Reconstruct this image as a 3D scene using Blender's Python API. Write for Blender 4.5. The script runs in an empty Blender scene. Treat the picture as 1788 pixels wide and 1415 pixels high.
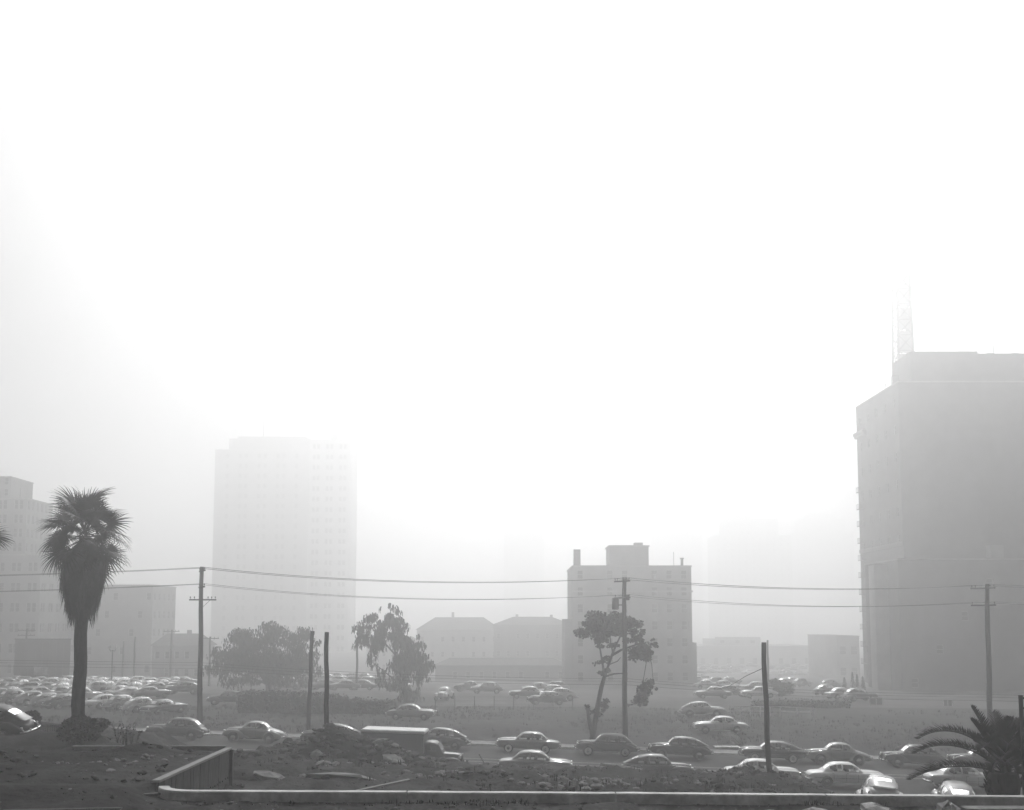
import bpy, math, random
from mathutils import Vector, Matrix, noise
R = random.Random(7)
sc = bpy.context.scene
COL = sc.collection

# ------------------------------------------------------------------ camera, sky, sun, exposure
CAMZ, TILT, F, PX, PY = 10.2, math.radians(5.1), 1788.0, 894.0, 925.0
cam_d = bpy.data.cameras.new('camera'); cam = bpy.data.objects.new('camera', cam_d); COL.objects.link(cam)
cam_d.sensor_width = 36; cam_d.lens = 36; cam_d.shift_y = (PY - 707.5) / 1788
cam_d.clip_start = .1; cam_d.clip_end = 6000
cam.location = (0, 0, CAMZ); cam.rotation_euler = (math.radians(90) + TILT, 0, 0)
sc.camera = cam
SUN_EL, SUN_AZ = math.radians(43.0), math.radians(7.0)
w = bpy.data.worlds.new('World'); sc.world = w; w.use_nodes = True
nt = w.node_tree; bg = nt.nodes['Background']
sky = nt.nodes.new('ShaderNodeTexSky'); sky.sky_type = 'NISHITA'; sky.sun_disc = False
sky.sun_elevation = SUN_EL; sky.sun_rotation = SUN_AZ; sky.dust_density = 10.0; sky.air_density = 0.2
bwn = nt.nodes.new('ShaderNodeRGBToBW')
nt.links.new(sky.outputs[0], bwn.inputs[0]); nt.links.new(bwn.outputs[0], bg.inputs[0]); bg.inputs[1].default_value = 0.15
sd = bpy.data.lights.new('sun', 'SUN'); sd.energy = 5.0; sd.angle = math.radians(.6); sd.color = (1, 1, 1)
so = bpy.data.objects.new('sun', sd); COL.objects.link(so)
SDIR = Vector((math.sin(SUN_AZ) * math.cos(SUN_EL), math.cos(SUN_AZ) * math.cos(SUN_EL), math.sin(SUN_EL)))
so.rotation_euler = SDIR.to_track_quat('Z', 'Y').to_euler(); so.location = (60, 300, 200)
vs = sc.view_settings; vs.view_transform = 'Standard'; vs.look = 'None'; vs.gamma = 1; vs.exposure = -1.1
vs.use_curve_mapping = False
cy = sc.cycles
cy.use_denoising = True
cy.use_adaptive_sampling = False; cy.max_bounces = 8; cy.volume_bounces = 6; cy.transparent_max_bounces = 12; cy.diffuse_bounces = 2; cy.glossy_bounces = 2
HAZE_DENSITY, HAZE_G, HAZE_TOP = 0.0038, 0.76, 124.0

# ------------------------------------------------------------------ helpers
cT, sT = math.cos(TILT), math.sin(TILT)
def at(px, py, Y):
    a, b = (px - PX) / F, (PY - py) / F
    d = Vector((a, cT - b * sT, sT + b * cT)); d *= Y / d.y
    return Vector((d.x, Y, CAMZ + d.z))
def lerp(a, b, t): return a + (b - a) * t
def sstep(a, b, x):
    t = max(0, min(1, (x - a) / (b - a))); return t * t * (3 - 2 * t)
def curve_at(pts, x):          # smooth Hermite through (x, v) points sorted by x
    n = len(pts)
    if x <= pts[0][0]: return pts[0][1]
    if x >= pts[-1][0]: return pts[-1][1]
    for i in range(n - 1):
        x0, v0 = pts[i]; x1, v1 = pts[i + 1]
        if x0 <= x <= x1:
            d = (v1 - v0) / (x1 - x0)
            def slope(k):
                if k == 0 or k == n - 1: return None
                a = (pts[k][1] - pts[k-1][1]) / (pts[k][0] - pts[k-1][0]); b = (pts[k+1][1] - pts[k][1]) / (pts[k+1][0] - pts[k][0])
                return 0 if a * b <= 0 else 2 * a * b / (a + b)
            m0, m1 = slope(i), slope(i + 1)
            m0 = d if m0 is None else m0; m1 = d if m1 is None else m1
            h = x1 - x0; t = (x - x0) / h
            return (2*t**3-3*t*t+1)*v0 + (t**3-2*t*t+t)*h*m0 + (-2*t**3+3*t*t)*v1 + (t**3-t*t)*h*m1

class MB:
    def __init__(s): s.v = []; s.f = []; s.m = []; s.mi = 0; s.smooth = []; s.sm = False
    def quad(s, *p):
        b = len(s.v); s.v += [tuple(q) for q in p]; s.f.append(tuple(range(b, b + len(p)))); s.m.append(s.mi); s.smooth.append(s.sm); return s
    def box(s, x0, x1, y0, y1, z0, z1, M=None):
        P = [(x0,y0,z0),(x1,y0,z0),(x1,y1,z0),(x0,y1,z0),(x0,y0,z1),(x1,y0,z1),(x1,y1,z1),(x0,y1,z1)]
        if M is not None: P = [tuple(M @ Vector(p)) for p in P]
        b = len(s.v); s.v += P
        for f in ((0,3,2,1),(4,5,6,7),(0,1,5,4),(1,2,6,5),(2,3,7,6),(3,0,4,7)):
            s.f.append(tuple(b + i for i in f)); s.m.append(s.mi); s.smooth.append(False)
        return s
    def bbox(s, x0, x1, y0, y1, z0, z1, c=.01):      # box with chamfered vertical edges and top
        pts = lambda k: [(x0+k,y0),(x1-k,y0),(x1,y0+k),(x1,y1-k),(x1-k,y1),(x0+k,y1),(x0,y1-k),(x0,y0+k)]
        pin = [(min(max(x,x0+c),x1-c),min(max(y,y0+c),y1-c)) for x,y in pts(c)]
        b = len(s.v)
        s.v += [(x,y,z0) for x,y in pts(c)] + [(x,y,z1-c) for x,y in pts(c)] + [(x,y,z1) for x,y in pin]
        for r in (0, 8):
            for i in range(8):
                j = (i+1) % 8; s.f.append((b+r+i,b+r+j,b+r+8+j,b+r+8+i)); s.m.append(s.mi); s.smooth.append(False)
        s.f.append(tuple(b+16+i for i in range(8))); s.m.append(s.mi); s.smooth.append(False)
        s.f.append(tuple(b+7-i for i in range(8))); s.m.append(s.mi); s.smooth.append(False)
        return s
    def rings(s, rings, cap=True, closed=True, smooth=True):
        n = len(rings[0]); b = len(s.v)
        for r in rings: s.v += [tuple(p) for p in r]
        for i in range(len(rings) - 1):
            for j in range(n if closed else n - 1):
                k = (j + 1) % n
                s.f.append((b+i*n+j, b+i*n+k, b+(i+1)*n+k, b+(i+1)*n+j)); s.m.append(s.mi); s.smooth.append(smooth)
        if cap:
            s.f.append(tuple(b + n - 1 - j for j in range(n))); s.m.append(s.mi); s.smooth.append(False)
            e = b + (len(rings) - 1) * n
            s.f.append(tuple(e + j for j in range(n))); s.m.append(s.mi); s.smooth.append(False)
        return s
    def tube(s, pts, rad, n=8, cap=True):
        pts = [Vector(p) for p in pts]; rs = []
        if not hasattr(rad, '__len__'): rad = [rad] * len(pts)
        for i, p in enumerate(pts):
            d = (pts[min(i+1, len(pts)-1)] - pts[max(i-1, 0)]).normalized()
            u = d.cross(Vector((0,0,1)) if abs(d.z) < .9 else Vector((1,0,0))).normalized(); v = d.cross(u).normalized()
            rs.append([p + (u*math.cos(2*math.pi*k/n) + v*math.sin(2*math.pi*k/n)) * rad[i] for k in range(n)])
        return s.rings(rs, cap)
    def lathe(s, prof, n=20, M=None):      # prof: (axial, radius) about the y axis
        rs = []
        for a, r in prof:
            ring = [Vector((math.cos(2*math.pi*k/n)*r, a, math.sin(2*math.pi*k/n)*r)) for k in range(n)]
            rs.append([M @ p for p in ring] if M is not None else ring)
        return s.rings(rs, True)
    def add(s, o, M=None):
        b = len(s.v); s.v += [tuple(M @ Vector(p)) for p in o.v] if M is not None else o.v
        s.f += [tuple(b + i for i in f) for f in o.f]; s.m += o.m; s.smooth += o.smooth; return s
    def mesh(s, name, mats):
        me = bpy.data.meshes.new(name); me.from_pydata(s.v, [], s.f)
        for m in (mats if isinstance(mats, (list, tuple)) else [mats]): me.materials.append(m)
        me.polygons.foreach_set('material_index', s.m); me.polygons.foreach_set('use_smooth', s.smooth); me.update()
        return me
    def build(s, name, mats, parent=None, loc=(0,0,0)): return link(name, s.mesh(name, mats), parent, loc)

def link(name, me, parent=None, loc=(0,0,0), rot=None):
    o = bpy.data.objects.new(name, me); COL.objects.link(o); o.location = loc
    if rot: o.rotation_euler = rot
    if parent is not None: o.parent = parent
    return o
def tag(o, label, cat, group=None):
    o['label'] = label; o['category'] = cat
    if group: o['group'] = group
    return o
def thing(name, label, cat, loc=(0,0,0), rot=(0,0,0), group=None):
    o = link(name, None, None, loc, rot); return tag(o, label, cat, group)
def struct(o, kind='structure'): o['kind'] = kind; return o
def kids(o): return [c for c in bpy.data.objects if c.parent == o]
def copy_tree(o, children, parent=None):
    c = o.copy(); COL.objects.link(c); c.parent = parent
    for ch in children.get(o, ()): copy_tree(ch, children, c)
    return c
def childmap(root):
    m = {}
    for o in bpy.data.objects:
        if o.parent: m.setdefault(o.parent, []).append(o)
    return m

# ------------------------------------------------------------------ materials (all grey: a black-and-white picture)
MATS = {}
def mat(name, v, rough=.85, var=.3, scale=3.0, bump=0.0, bscale=None, metal=0.0, coat=0.0, detail=6, spec=.06, stretch=None, scale2=None, var2=0.0):
    if name in MATS: return MATS[name]
    m = bpy.data.materials.new(name); m.use_nodes = True; n = m.node_tree.nodes; l = m.node_tree.links
    p = n['Principled BSDF']; p.inputs['Roughness'].default_value = rough; p.inputs['Metallic'].default_value = metal
    p.inputs['Specular IOR Level'].default_value = spec
    p.inputs['Coat Weight'].default_value = coat; p.inputs['Coat Roughness'].default_value = .08
    tc = n.new('ShaderNodeTexCoord'); src = tc.outputs['Object']
    if stretch:
        mp = n.new('ShaderNodeMapping'); mp.inputs['Scale'].default_value = stretch; l.new(src, mp.inputs['Vector']); src = mp.outputs[0]
    nz = n.new('ShaderNodeTexNoise'); nz.inputs['Scale'].default_value = scale; nz.inputs['Detail'].default_value = detail; nz.inputs['Roughness'].default_value = .65
    l.new(src, nz.inputs['Vector'])
    mr = n.new('ShaderNodeMapRange'); mr.inputs[1].default_value = .3; mr.inputs[2].default_value = .7
    mr.inputs[3].default_value = v * (1 - var); mr.inputs[4].default_value = v * (1 + var); l.new(nz.outputs['Fac'], mr.inputs[0])
    out = mr.outputs[0]
    if scale2:
        n2 = n.new('ShaderNodeTexNoise'); n2.inputs['Scale'].default_value = scale2; n2.inputs['Detail'].default_value = 4; l.new(src, n2.inputs['Vector'])
        m2 = n.new('ShaderNodeMapRange'); m2.inputs[1].default_value = .35; m2.inputs[2].default_value = .65; m2.inputs[3].default_value = 1 - var2; m2.inputs[4].default_value = 1 + var2
        l.new(n2.outputs['Fac'], m2.inputs[0])
        mu = n.new('ShaderNodeMath'); mu.operation = 'MULTIPLY'; l.new(out, mu.inputs[0]); l.new(m2.outputs[0], mu.inputs[1]); out = mu.outputs[0]
    cb = n.new('ShaderNodeCombineColor')
    for i in range(3): l.new(out, cb.inputs[i])
    l.new(cb.outputs[0], p.inputs['Base Color'])
    if bump:
        bn = n.new('ShaderNodeTexNoise'); bn.inputs['Scale'].default_value = bscale or scale * 3; bn.inputs['Detail'].default_value = 6; l.new(src, bn.inputs['Vector'])
        bp = n.new('ShaderNodeBump'); bp.inputs['Strength'].default_value = 1; bp.inputs['Distance'].default_value = bump; l.new(bn.outputs['Fac'], bp.inputs['Height']); l.new(bp.outputs[0], p.inputs['Normal'])
    MATS[name] = m; return m
soil = mat('soil', .028, .95, .6, .9, .09, 4, scale2=.16, var2=.5)
rubble_m = mat('rubble', .06, .95, .6, 2.5, .02, 9)
grass_m = mat('dry_grass_ground', .04, .95, .35, .7, .05, 4, scale2=.09, var2=.35)
lot_m = mat('lot_dirt', .09, .95, .25, .5, .02, 4, scale2=.06, var2=.3)
asphalt = mat('asphalt', .05, .85, spec=.06, var=.25, scale=1.3, bump=.006, bscale=30, scale2=.12, var2=.3)
paint_line = mat('road_paint', .45, .8, .4, 4)
concrete = mat('concrete', .44, .7, .3, 2.6, .012, 11, spec=.5, scale2=.7, var2=.3)
concrete_d = mat('old_concrete', .22, .9, .3, 2.0, .01, 12, scale2=.5, var2=.25)
stone_l = mat('pale_stone', .42, .9, .3, 3, .02, 12)
wood = mat('weathered_wood', .10, .85, .45, 5, .006, 12, stretch=(6, 6, .5))
wood_l = mat('bare_wood', .27, .8, .3, 5, .006, 12, stretch=(1, 6, 6))
pole_m = mat('pole_wood', .035, .85, .4, 6, .006, 14, stretch=(5, 5, .4))
iron = mat('iron', .02, .5, .3, 5, spec=.3)
bark = mat('bark', .05, .95, .4, 4, .03, 12, stretch=(3, 3, .7))
leaf_d = mat('leaf_dark', .045, .7, .45, 1.2)
leaf_m = mat('leaf_mid', .06, .7, .45, 1.0)
leaf_dry = mat('leaf_dry', .075, .85, .4, 3)
frond_m = mat('palm_leaf', .03, .5, .35, 3, spec=.25)
frond_b = mat('date_palm_leaf', .018, .5, .35, 3, spec=.25)
weed_m = mat('weed', .035, .85, .4, 3)
straw_m = mat('straw', .34, .9, .3, 5)
tyre = mat('tyre_rubber', .015, .8, .2, 6)
chrome = mat('chrome', .62, .16, .03, 2, metal=1.0)
hub_m = mat('hubcap', .5, .25, .05, 2, metal=.9)
white_w = mat('whitewall', .5, .6, .1, 6)
dark_in = mat('car_interior', .03, .9, .2, 5)
lens_m = mat('lamp_lens', .55, .12, .05, 3, coat=.6)
def paint(name, v): return mat(name, v, .42, .10, 1.2, coat=.25 if v < .1 else .5, spec=.3)
PAINT = {'black': paint('paint_black', .010), 'dark': paint('paint_dark', .028), 'mid': paint('paint_mid', .12), 'grey': paint('paint_grey', .24), 'light': paint('paint_light', .5), 'white': paint('paint_white', .75)}
def glass_mat():
    m = bpy.data.materials.new('window_glass'); m.use_nodes = True; n = m.node_tree.nodes; l = m.node_tree.links
    n.remove(n['Principled BSDF']); o = n['Material Output']
    t = n.new('ShaderNodeBsdfTransparent'); t.inputs[0].default_value = (.62, .62, .62, 1)
    g = n.new('ShaderNodeBsdfGlossy'); g.inputs['Roughness'].default_value = .04; g.inputs[0].default_value = (.9, .9, .9, 1)
    fr = n.new('ShaderNodeFresnel'); fr.inputs[0].default_value = 1.5
    mx = n.new('ShaderNodeMixShader'); l.new(fr.outputs[0], mx.inputs[0]); l.new(t.outputs[0], mx.inputs[1]); l.new(g.outputs[0], mx.inputs[2]); l.new(mx.outputs[0], o.inputs[0])
    return m
glass = glass_mat()
pane_m = mat('building_pane', .08, .2, .3, .6, spec=.5)
# ------------------------------------------------------------------ the lie of the land
def roadz(x): return -.03 * max(-60, min(60, x))
def tt(x, y): return y + .06 * max(-120, min(120, x))
SITE = [(-40,40,5.0),(-40,56,4.6),(-30,42,4.8),(-30,56,4.3),(-23,42,4.8),(-23,50,4.5),(-22,58,4.0),(-17,44,4.2),(-17.5,60,2.4),(-15,55,2.9),(-13,44,4.0),
  (-9,34,4.15),(-9,42,3.9),(-10,50,3.1),(-10,60,1.9),(0,33,4.15),(0,42,3.6),(0,52,2.5),(0,61,1.55),(8,33,4.05),(8,42,3.4),(8,52,2.3),(8,61,1.35),
  (13,34,3.9),(12,46,2.8),(14,58,1.3),(17,36,2.6),(16,44,1.75),(20,44,1.6),(18,50,1.1),(20,52,.9),(20,60,.1),(28,36,2.8),(28,44,1.5),(28,54,.6),(28,62,-.4),(40,40,2.0),(40,60,-.6)]
def site_z(x, y):
    sw = sz = 0
    for a, b, c in SITE:
        d = (x-a)**2 + (y-b)**2; k = 1 / (d * d + 4); sw += k; sz += k * c
    z = sz / sw
    z += 2.1 * math.exp(-((x + 10.4) / 2.9)**2 - ((y - 60) / 2.0)**2) + .9 * math.exp(-((x + 6.6) / 2.2)**2 - ((y - 58.6) / 2.0)**2)
    z += .75 * math.exp(-((x - 13.0) / 2.4)**2 - ((y - 57.5) / 2.2)**2) + .35 * math.exp(-((x - 3) / 3.5)**2 - ((y - 59.5) / 1.6)**2)
    return z
def fbm(x, y, s): return noise.fractal(Vector((x * s, y * s, 3.7)), .9, 2.0, 5)
WALLX, WALLY = -10.55, 38.7
def gz(x, y):
    t = tt(x, y)
    if y < 30.35:
        return 5.02 - .005 * x + (.12 * fbm(x, y, .5) + .10 * fbm(x, y, 1.5) + .05 * fbm(x, y, 3.3)) * sstep(30.2, 29.2, y) + .40 * sstep(-10.0, -11.4, x) * sstep(26.5, 30.2, y)
    if x < WALLX - .02 and y < WALLY + .02:
        return 5.38 + (.14 * fbm(x, y, .6) + .12 * fbm(x, y, 1.6) + .06 * fbm(x, y, 3.4)) * sstep(-10.6, -11.6, x) + .32 * math.exp(-((x + 13.6) / 1.3)**2 - ((y - 38.0) / .8)**2)
    if t < 65.3:
        z = site_z(x, y)
        if x < -18 and y < 46: z = max(z, 0)
        z += (.24 * fbm(x, y, .35) + .26 * fbm(x, y, .8) + .15 * fbm(x, y, 2.0)) * (1 - .6 * sstep(13, 17, x))
        return lerp(z, roadz(x) + .06, sstep(62.0, 64.9, t))
    if t < 86.9: return roadz(x) + (.13 if t > 84.6 else 0) * 0 - .05
    far = -.008 * max(-150, min(150, x)) + .12 - .035 * max(0, min(190, y - 138))
    return lerp(roadz(x) + .1, far, sstep(87, 108, t)) + .10 * fbm(x, y, .12) * sstep(87, 95, t) * sstep(150, 120, t)
def gpos(px, py, y0=60, y1=400):       # where the sight line through a picture point meets the ground
    Y = y0
    while Y < y1:
        p = at(px, py, Y)
        if p.z <= gz(p.x, p.y): return p
        Y += .25
    return at(px, py, y1)

def frange(a, b, s):
    n = max(1, round((b - a) / s)); return [a + (b - a) * i / n for i in range(n)]
xs = frange(-1250, -300, 120) + frange(-300, -70, 23) + frange(-70, -26, 1.6) + frange(-26, -10.6, .42) + [-10.58, -10.53] + frange(-10.35, 30, .42) + frange(30, 70, 1.6) + frange(70, 300, 23) + frange(300, 1250, 120) + [1250]
ys = frange(-250, 0, 60) + frange(0, 24, 6) + frange(24, 30.25, .3) + [30.3, 30.4] + frange(30.6, 38.6, .36) + [38.68, 38.74] + frange(38.95, 66, .4) + frange(66, 90, 1.2) + frange(90, 150, 2.5) + frange(150, 320, 12) + frange(320, 1350, 130) + [1350]
gm = MB(); nx = len(xs)
gm.v = [(x, y, gz(x, y)) for y in ys for x in xs]
for j in range(len(ys) - 1):
    for i in range(nx - 1):
        cx, cyy = (xs[i] + xs[i+1]) / 2, (ys[j] + ys[j+1]) / 2; t = tt(cx, cyy)
        gm.f.append((j*nx+i, j*nx+i+1, (j+1)*nx+i+1, (j+1)*nx+i)); gm.smooth.append(True)
        gm.m.append(0 if t < 66 else (1 if cyy < 122 + (cx * .05 if abs(cx) < 100 else 0) else 2))
struct(gm.build('ground', [soil, grass_m, lot_m]))

def strip(name, t0, t1, dz, m, xa=-240, xb=240, step=4, parent=None, thick=0):
    b = MB(); X = frange(xa, xb, step) + [xb]; rows = []
    for t in ([t0, t1]): rows.append([(x, t - .06 * max(-120, min(120, x)), roadz(x) + dz) for x in X])
    if thick:
        rows = [[(x, y, z - thick) for x, y, z in rows[0]], rows[0], rows[1], [(x, y, z - thick) for x, y, z in rows[1]]]
    b.rings(rows, cap=False, closed=False, smooth=False); return b.build(name, m, parent)
road = struct(strip('road', 65.0, 84.6, .02, asphalt))
strip('lane_line', 74.9, 75.03, .026, paint_line, parent=road); strip('lane_line', 76.4, 76.53, .026, paint_line, parent=road)
pave = struct(strip('pavement', 84.85, 86.7, .145, concrete_d, thick=.3))
kb = struct(strip('kerb', 84.6, 84.84, .15, concrete, thick=.3))
# earth ruts and pale patch on the far verge
patch = MB(); q = gpos(1268, 1306); 
for i in range(3):
    patch.box(q.x - 1.0 + i * .72, q.x - .34 + i * .72, q.y - .55, q.y + .5, -.02, .09)
pt = patch.build('loose_paving_slabs', concrete, None, (0, 0, roadz(q.x) + .14)); tag(pt, 'pale concrete slab lying on the verge behind parked black car', 'slab')

# ------------------------------------------------------------------ haze: the smog itself
hz = MB().box(-1300, 1300, -300, 1400, -9, HAZE_TOP).build('haze', [], None); struct(hz, 'stuff')
hm = bpy.data.materials.new('haze'); hm.use_nodes = True; n = hm.node_tree.nodes; n.remove(n['Principled BSDF'])
pv = n.new('ShaderNodeVolumePrincipled'); pv.inputs['Color'].default_value = (.98, .98, .98, 1); pv.inputs['Density'].default_value = HAZE_DENSITY; pv.inputs['Anisotropy'].default_value = HAZE_G
hm.node_tree.links.new(pv.outputs[0], n['Material Output'].inputs['Volume']); hz.data.materials.append(hm)
# ------------------------------------------------------------------ buildings
WALL = {k: mat('wall_' + k, v, .9, .14, .35, .01, 3, scale2=.05, var2=.16) for k, v in (('dark', .16), ('brick', .2), ('mid', .28), ('pale', .42))}
roof_m = mat('roof_shingle', .10, .9, .3, 2)
trim_m = mat('cornice', .34, .85, .15, 1)
def win_mesh(w, h, key={}):
    k = (round(w, 2), round(h, 2))
    if k not in key:
        f = MB(); t = .07
        f.mi = 1
        for a in ((-w/2, -w/2+t, 0, h), (w/2-t, w/2, 0, h), (-w/2+t, w/2-t, 0, t), (-w/2+t, w/2-t, h-t, h), (-w/2+t, w/2-t, h*.5-t/2, h*.5+t/2)):
            f.box(a[0], a[1], -.05, .03, a[2], a[3])
        f.mi = 0; f.quad((-w/2, .0, 0), (w/2, .0, 0), (w/2, .0, h), (-w/2, .0, h))
        key[k] = f.mesh('window', [pane_m, trim_m])
    return key[k]
def facade(root, M, W, z0, z1, cols, rows, ww, wh, wm, sill=.95, skip=None, depth=.22, name='wall', x_off=0.0, pairs=False):
    # a wall with real openings in the local x-z plane (outside is -y), each window set back in its reveal
    b = MB(); n = len(rows) - 1 if hasattr(rows, '__len__') else rows
    H = (z1 - z0) / n; cw = W / cols; xe = [0]; ze = [z0]
    xw = []
    for c in range(cols):
        x = (c + .5) * cw + ((.18 if c % 2 == 0 else -.18) * cw if pairs else 0); xw.append(x)
    xe = [0]
    for x in xw: xe += [x - ww/2, x + ww/2]
    xe.append(W); ze = [z0]
    for r in range(n): ze += [z0 + r*H + sill, z0 + r*H + sill + wh]
    ze.append(z1)
    tr = lambda p: M @ Vector(p)
    for i in range(len(xe) - 1):
        for j in range(len(ze) - 1):
            x0, x1, a, c = xe[i], xe[i+1], ze[j], ze[j+1]
            hole = i % 2 == 1 and j % 2 == 1 and not (skip and skip((i-1)//2, (j-1)//2))
            if not hole: b.quad(tr((x0,0,a)), tr((x1,0,a)), tr((x1,0,c)), tr((x0,0,c)))
            else:
                d = depth
                b.quad(tr((x0,0,a)), tr((x0,d,a)), tr((x0,d,c)), tr((x0,0,c))); b.quad(tr((x1,d,a)), tr((x1,0,a)), tr((x1,0,c)), tr((x1,d,c)))
                b.quad(tr((x0,0,a)), tr((x1,0,a)), tr((x1,d,a)), tr((x0,d,a))); b.quad(tr((x0,d,c)), tr((x1,d,c)), tr((x1,0,c)), tr((x0,0,c)))
                o = link('window', win_mesh(ww, wh), root); o.matrix_local = M @ Matrix.Translation(((x0+x1)/2, d, a))
    return b.build(name, wm, root)
def TR(x, y, z=0, rz=0): return Matrix.Translation((x, y, z)) @ Matrix.Rotation(rz, 4, 'Z')
def block(root, x0, x1, y0, y1, z0, z1, wm, front=None, left=None, right=None, parapet=.8, cap=True):
    # front: (cols, rows, ww, wh) or None; local to the root
    def side(M, W, spec):
        if spec: facade(root, M, W, z0, z1, *spec[:4], wm, **(spec[4] if len(spec) > 4 else {}))
        else:
            b = MB(); b.quad(*[M @ Vector(p) for p in ((0,0,z0),(W,0,z0),(W,0,z1),(0,0,z1))]); b.build('wall', wm, root)
    side(TR(x0, y0), x1-x0, front); side(TR(x0, y1, 0, -math.pi/2), y1-y0, left); side(TR(x1, y0, 0, math.pi/2), y1-y0, right)
    side(TR(x1, y1, 0, math.pi), x1-x0, None)
    b = MB(); b.quad((x0,y0,z1-.3),(x1,y0,z1-.3),(x1,y1,z1-.3),(x0,y1,z1-.3)); b.build('roof', roof_m, root)
    if cap:
        b = MB(); e = .12; t = .3
        for a in ((x0-e, x1+e, y0-e, y0+t), (x0-e, x1+e, y1-t, y1+e), (x0-e, x0+t, y0+t, y1-t), (x1-t, x1+e, y0+t, y1-t)): b.box(*a, z1+.002, z1+.28)
        b.build('parapet_coping', trim_m, root)
def X(px, py, Y): return at(px, py, Y).x
def Z(py, Y): return at(894, py, Y).z

# square six-storey block in the middle
Y = 205; gz0 = gz(X(1105,1200,Y), Y) - .2
r = thing('apartment_block', 'square grey apartment block with rooftop penthouse and chimney stack behind leaning tree', 'building', (X(1000,1000,Y), Y, gz0))
Wd = X(1207,1000,Y) - X(1000,1000,Y); zt = Z(990, Y) - gz0
block(r, 0, Wd, 0, 20, 0, zt, WALL['mid'], front=(8, 7, 1.15, 1.75, dict(skip=lambda c, rr: c in (1, 4) or (c in (3,) and rr % 2))), left=(5, 7, 1.1, 1.7), right=(5, 7, 1.1, 1.7))
b = MB(); b.box(-.25, Wd+.25, -.25, -.002, zt-5.1, zt-4.75); b.build('belt_course', trim_m, r)
a0, a1 = X(1067,960,Y) - X(1000,1000,Y), X(1136,960,Y) - X(1000,1000,Y); z2 = Z(953, Y) - gz0
b = MB(); b.box(a0, a1, 3, 11, zt-.3, z2); b.build('penthouse', WALL['mid'], r)
b = MB(); b.box(a0-.2, a1+.2, 2.8, 11.2, z2, z2+.3); b.build('penthouse_roof', trim_m, r)
b = MB(); b.box(a1-2.6, a1-.9, 5, 7, z2+.3, z2+1.0); b.build('roof_tank', WALL['mid'], r)
b = MB(); b.box(.3, 1.65, 1, 2.4, zt-.3, Z(959, Y)-gz0); b.build('chimney', WALL['brick'], r)
b = MB(); b.tube([(Wd-1.5,2,zt-.3),(Wd-1.5,2,zt+1.7)], .28, 10); b.tube([(Wd-1.5,2,zt+1.7),(Wd-1.5,2,zt+1.9)], .42, 10); b.build('vent_pipe', iron, r)
b = MB(); b.tube([(Wd-3,3,zt-.3),(Wd-3,3,zt+3.2)], .05, 5); b.build('aerial', iron, r)
b = MB(); b.box(-1.6, -.01, 1.5, 12, 0, zt*.56); b.build('side_wing', WALL['mid'], r)
b = MB(); b.box(Wd+.01, Wd+1.1, 1.5, 12, 0, zt*.36); b.build('side_wing', WALL['mid'], r)

# big dark block on the right
Y = 198; x0 = X(1568, 668, Y); g0 = gz(75, 198) - .4
r = thing('warehouse_block', 'huge dark windowless block with stepped roof towering beside the lot', 'building', (x0, Y, g0))
zA = Z(668, Y) - g0; zB = Z(614, Y) - g0; dep = Y * .125
block(r, 0, 72, 0, dep, 0, zA, WALL['dark'], left=(5, 11, 1.2, 1.9))
xo = X(1590, 615, Y) - x0
b = MB(); b.box(xo, 15.9, .006, 10, zA-.3, zB); b.build('roof_house', WALL['dark'], r)
b = MB(); b.box(15.904, 72, .006, 10, zA-.3, zB-.42); b.build('roof_house', WALL['dark'], r)
b = MB()
for k in range(9): b.box(18+k*5, 19.3+k*5, .5, 1.2, zB-.42, zB-.2)
b.build('vent_row', WALL['dark'], r)
b = MB(); b.tube([(20.5,3,zB-.5),(20.5,3,zB+4)], .05, 5); b.tube([(19.8,3,zB+3.6),(21.2,3,zB+3.6)], .04, 5); b.build('aerial', iron, r)
b = MB(); b.box(-.75, -.001, dep-6, dep+.3, zA-6.4, zA-5.7); b.box(-.5, -.001, dep-6, dep+.2, zA-6.9, zA-6.402); b.build('cornice', trim_m, r)
b = MB(); b.box(-.2, -.001, .3, dep, Z(945,Y)-g0-.8, Z(945,Y)-g0); b.build('belt_course', trim_m, r)
b = MB()
for yy, zz in ((4, 2.2), (11, 2.2)):
    for dx in (0.2, 1.6): b.box(dx, dx+.1, yy, yy+.1, zA, zA+zz)
    b.box(.2, 1.7, yy+.002, yy+.09, zA+zz, zA+zz+.12)
b.build('roof_frame', iron, r)
for k in range(11):
    b = MB(); b.box(-.7, -.01, dep-3.4, dep-.4, 4+k*3.7, 4.12+k*3.7)
    for q in range(7): b.box(-.7, -.65, dep-3.4+q*.48, dep-3.35+q*.48, 4.12+k*3.7, 5.1+k*3.7)
    b.box(-.7, -.65, dep-3.4, dep-.4, 5.1+k*3.7, 5.16+k*3.7); b.build('fire_escape', iron, r)
# lower annexe in front of it
Y2 = 180; g2 = gz(68, 180) - .4; xa = X(1568, 978, Y2)
r2 = thing('annexe_building', 'low flat-roofed annexe with square chimney against the huge dark block', 'building', (xa, Y2, g2))
zz = Z(978, Y2) - g2
block(r2, 0, 55, 0, 17, 0, zz, WALL['dark'], front=(12, 4, 1.2, 1.6, dict(skip=lambda c, rr: (c * 7 + rr * 3) % 5 != 0)))
b = MB(); b.box(X(1735,960,Y2)-xa, X(1757,960,Y2)-xa, 1, 3, zz-.2, Z(951,Y2)-g2); b.build('chimney', WALL['mid'], r2)
b = MB(); b.box(X(1526,980,Y2+5)-xa, -.01, 5, 8, 0, Z(984,Y2)-g2); b.build('side_wing', WALL['pale'], r2)

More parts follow.
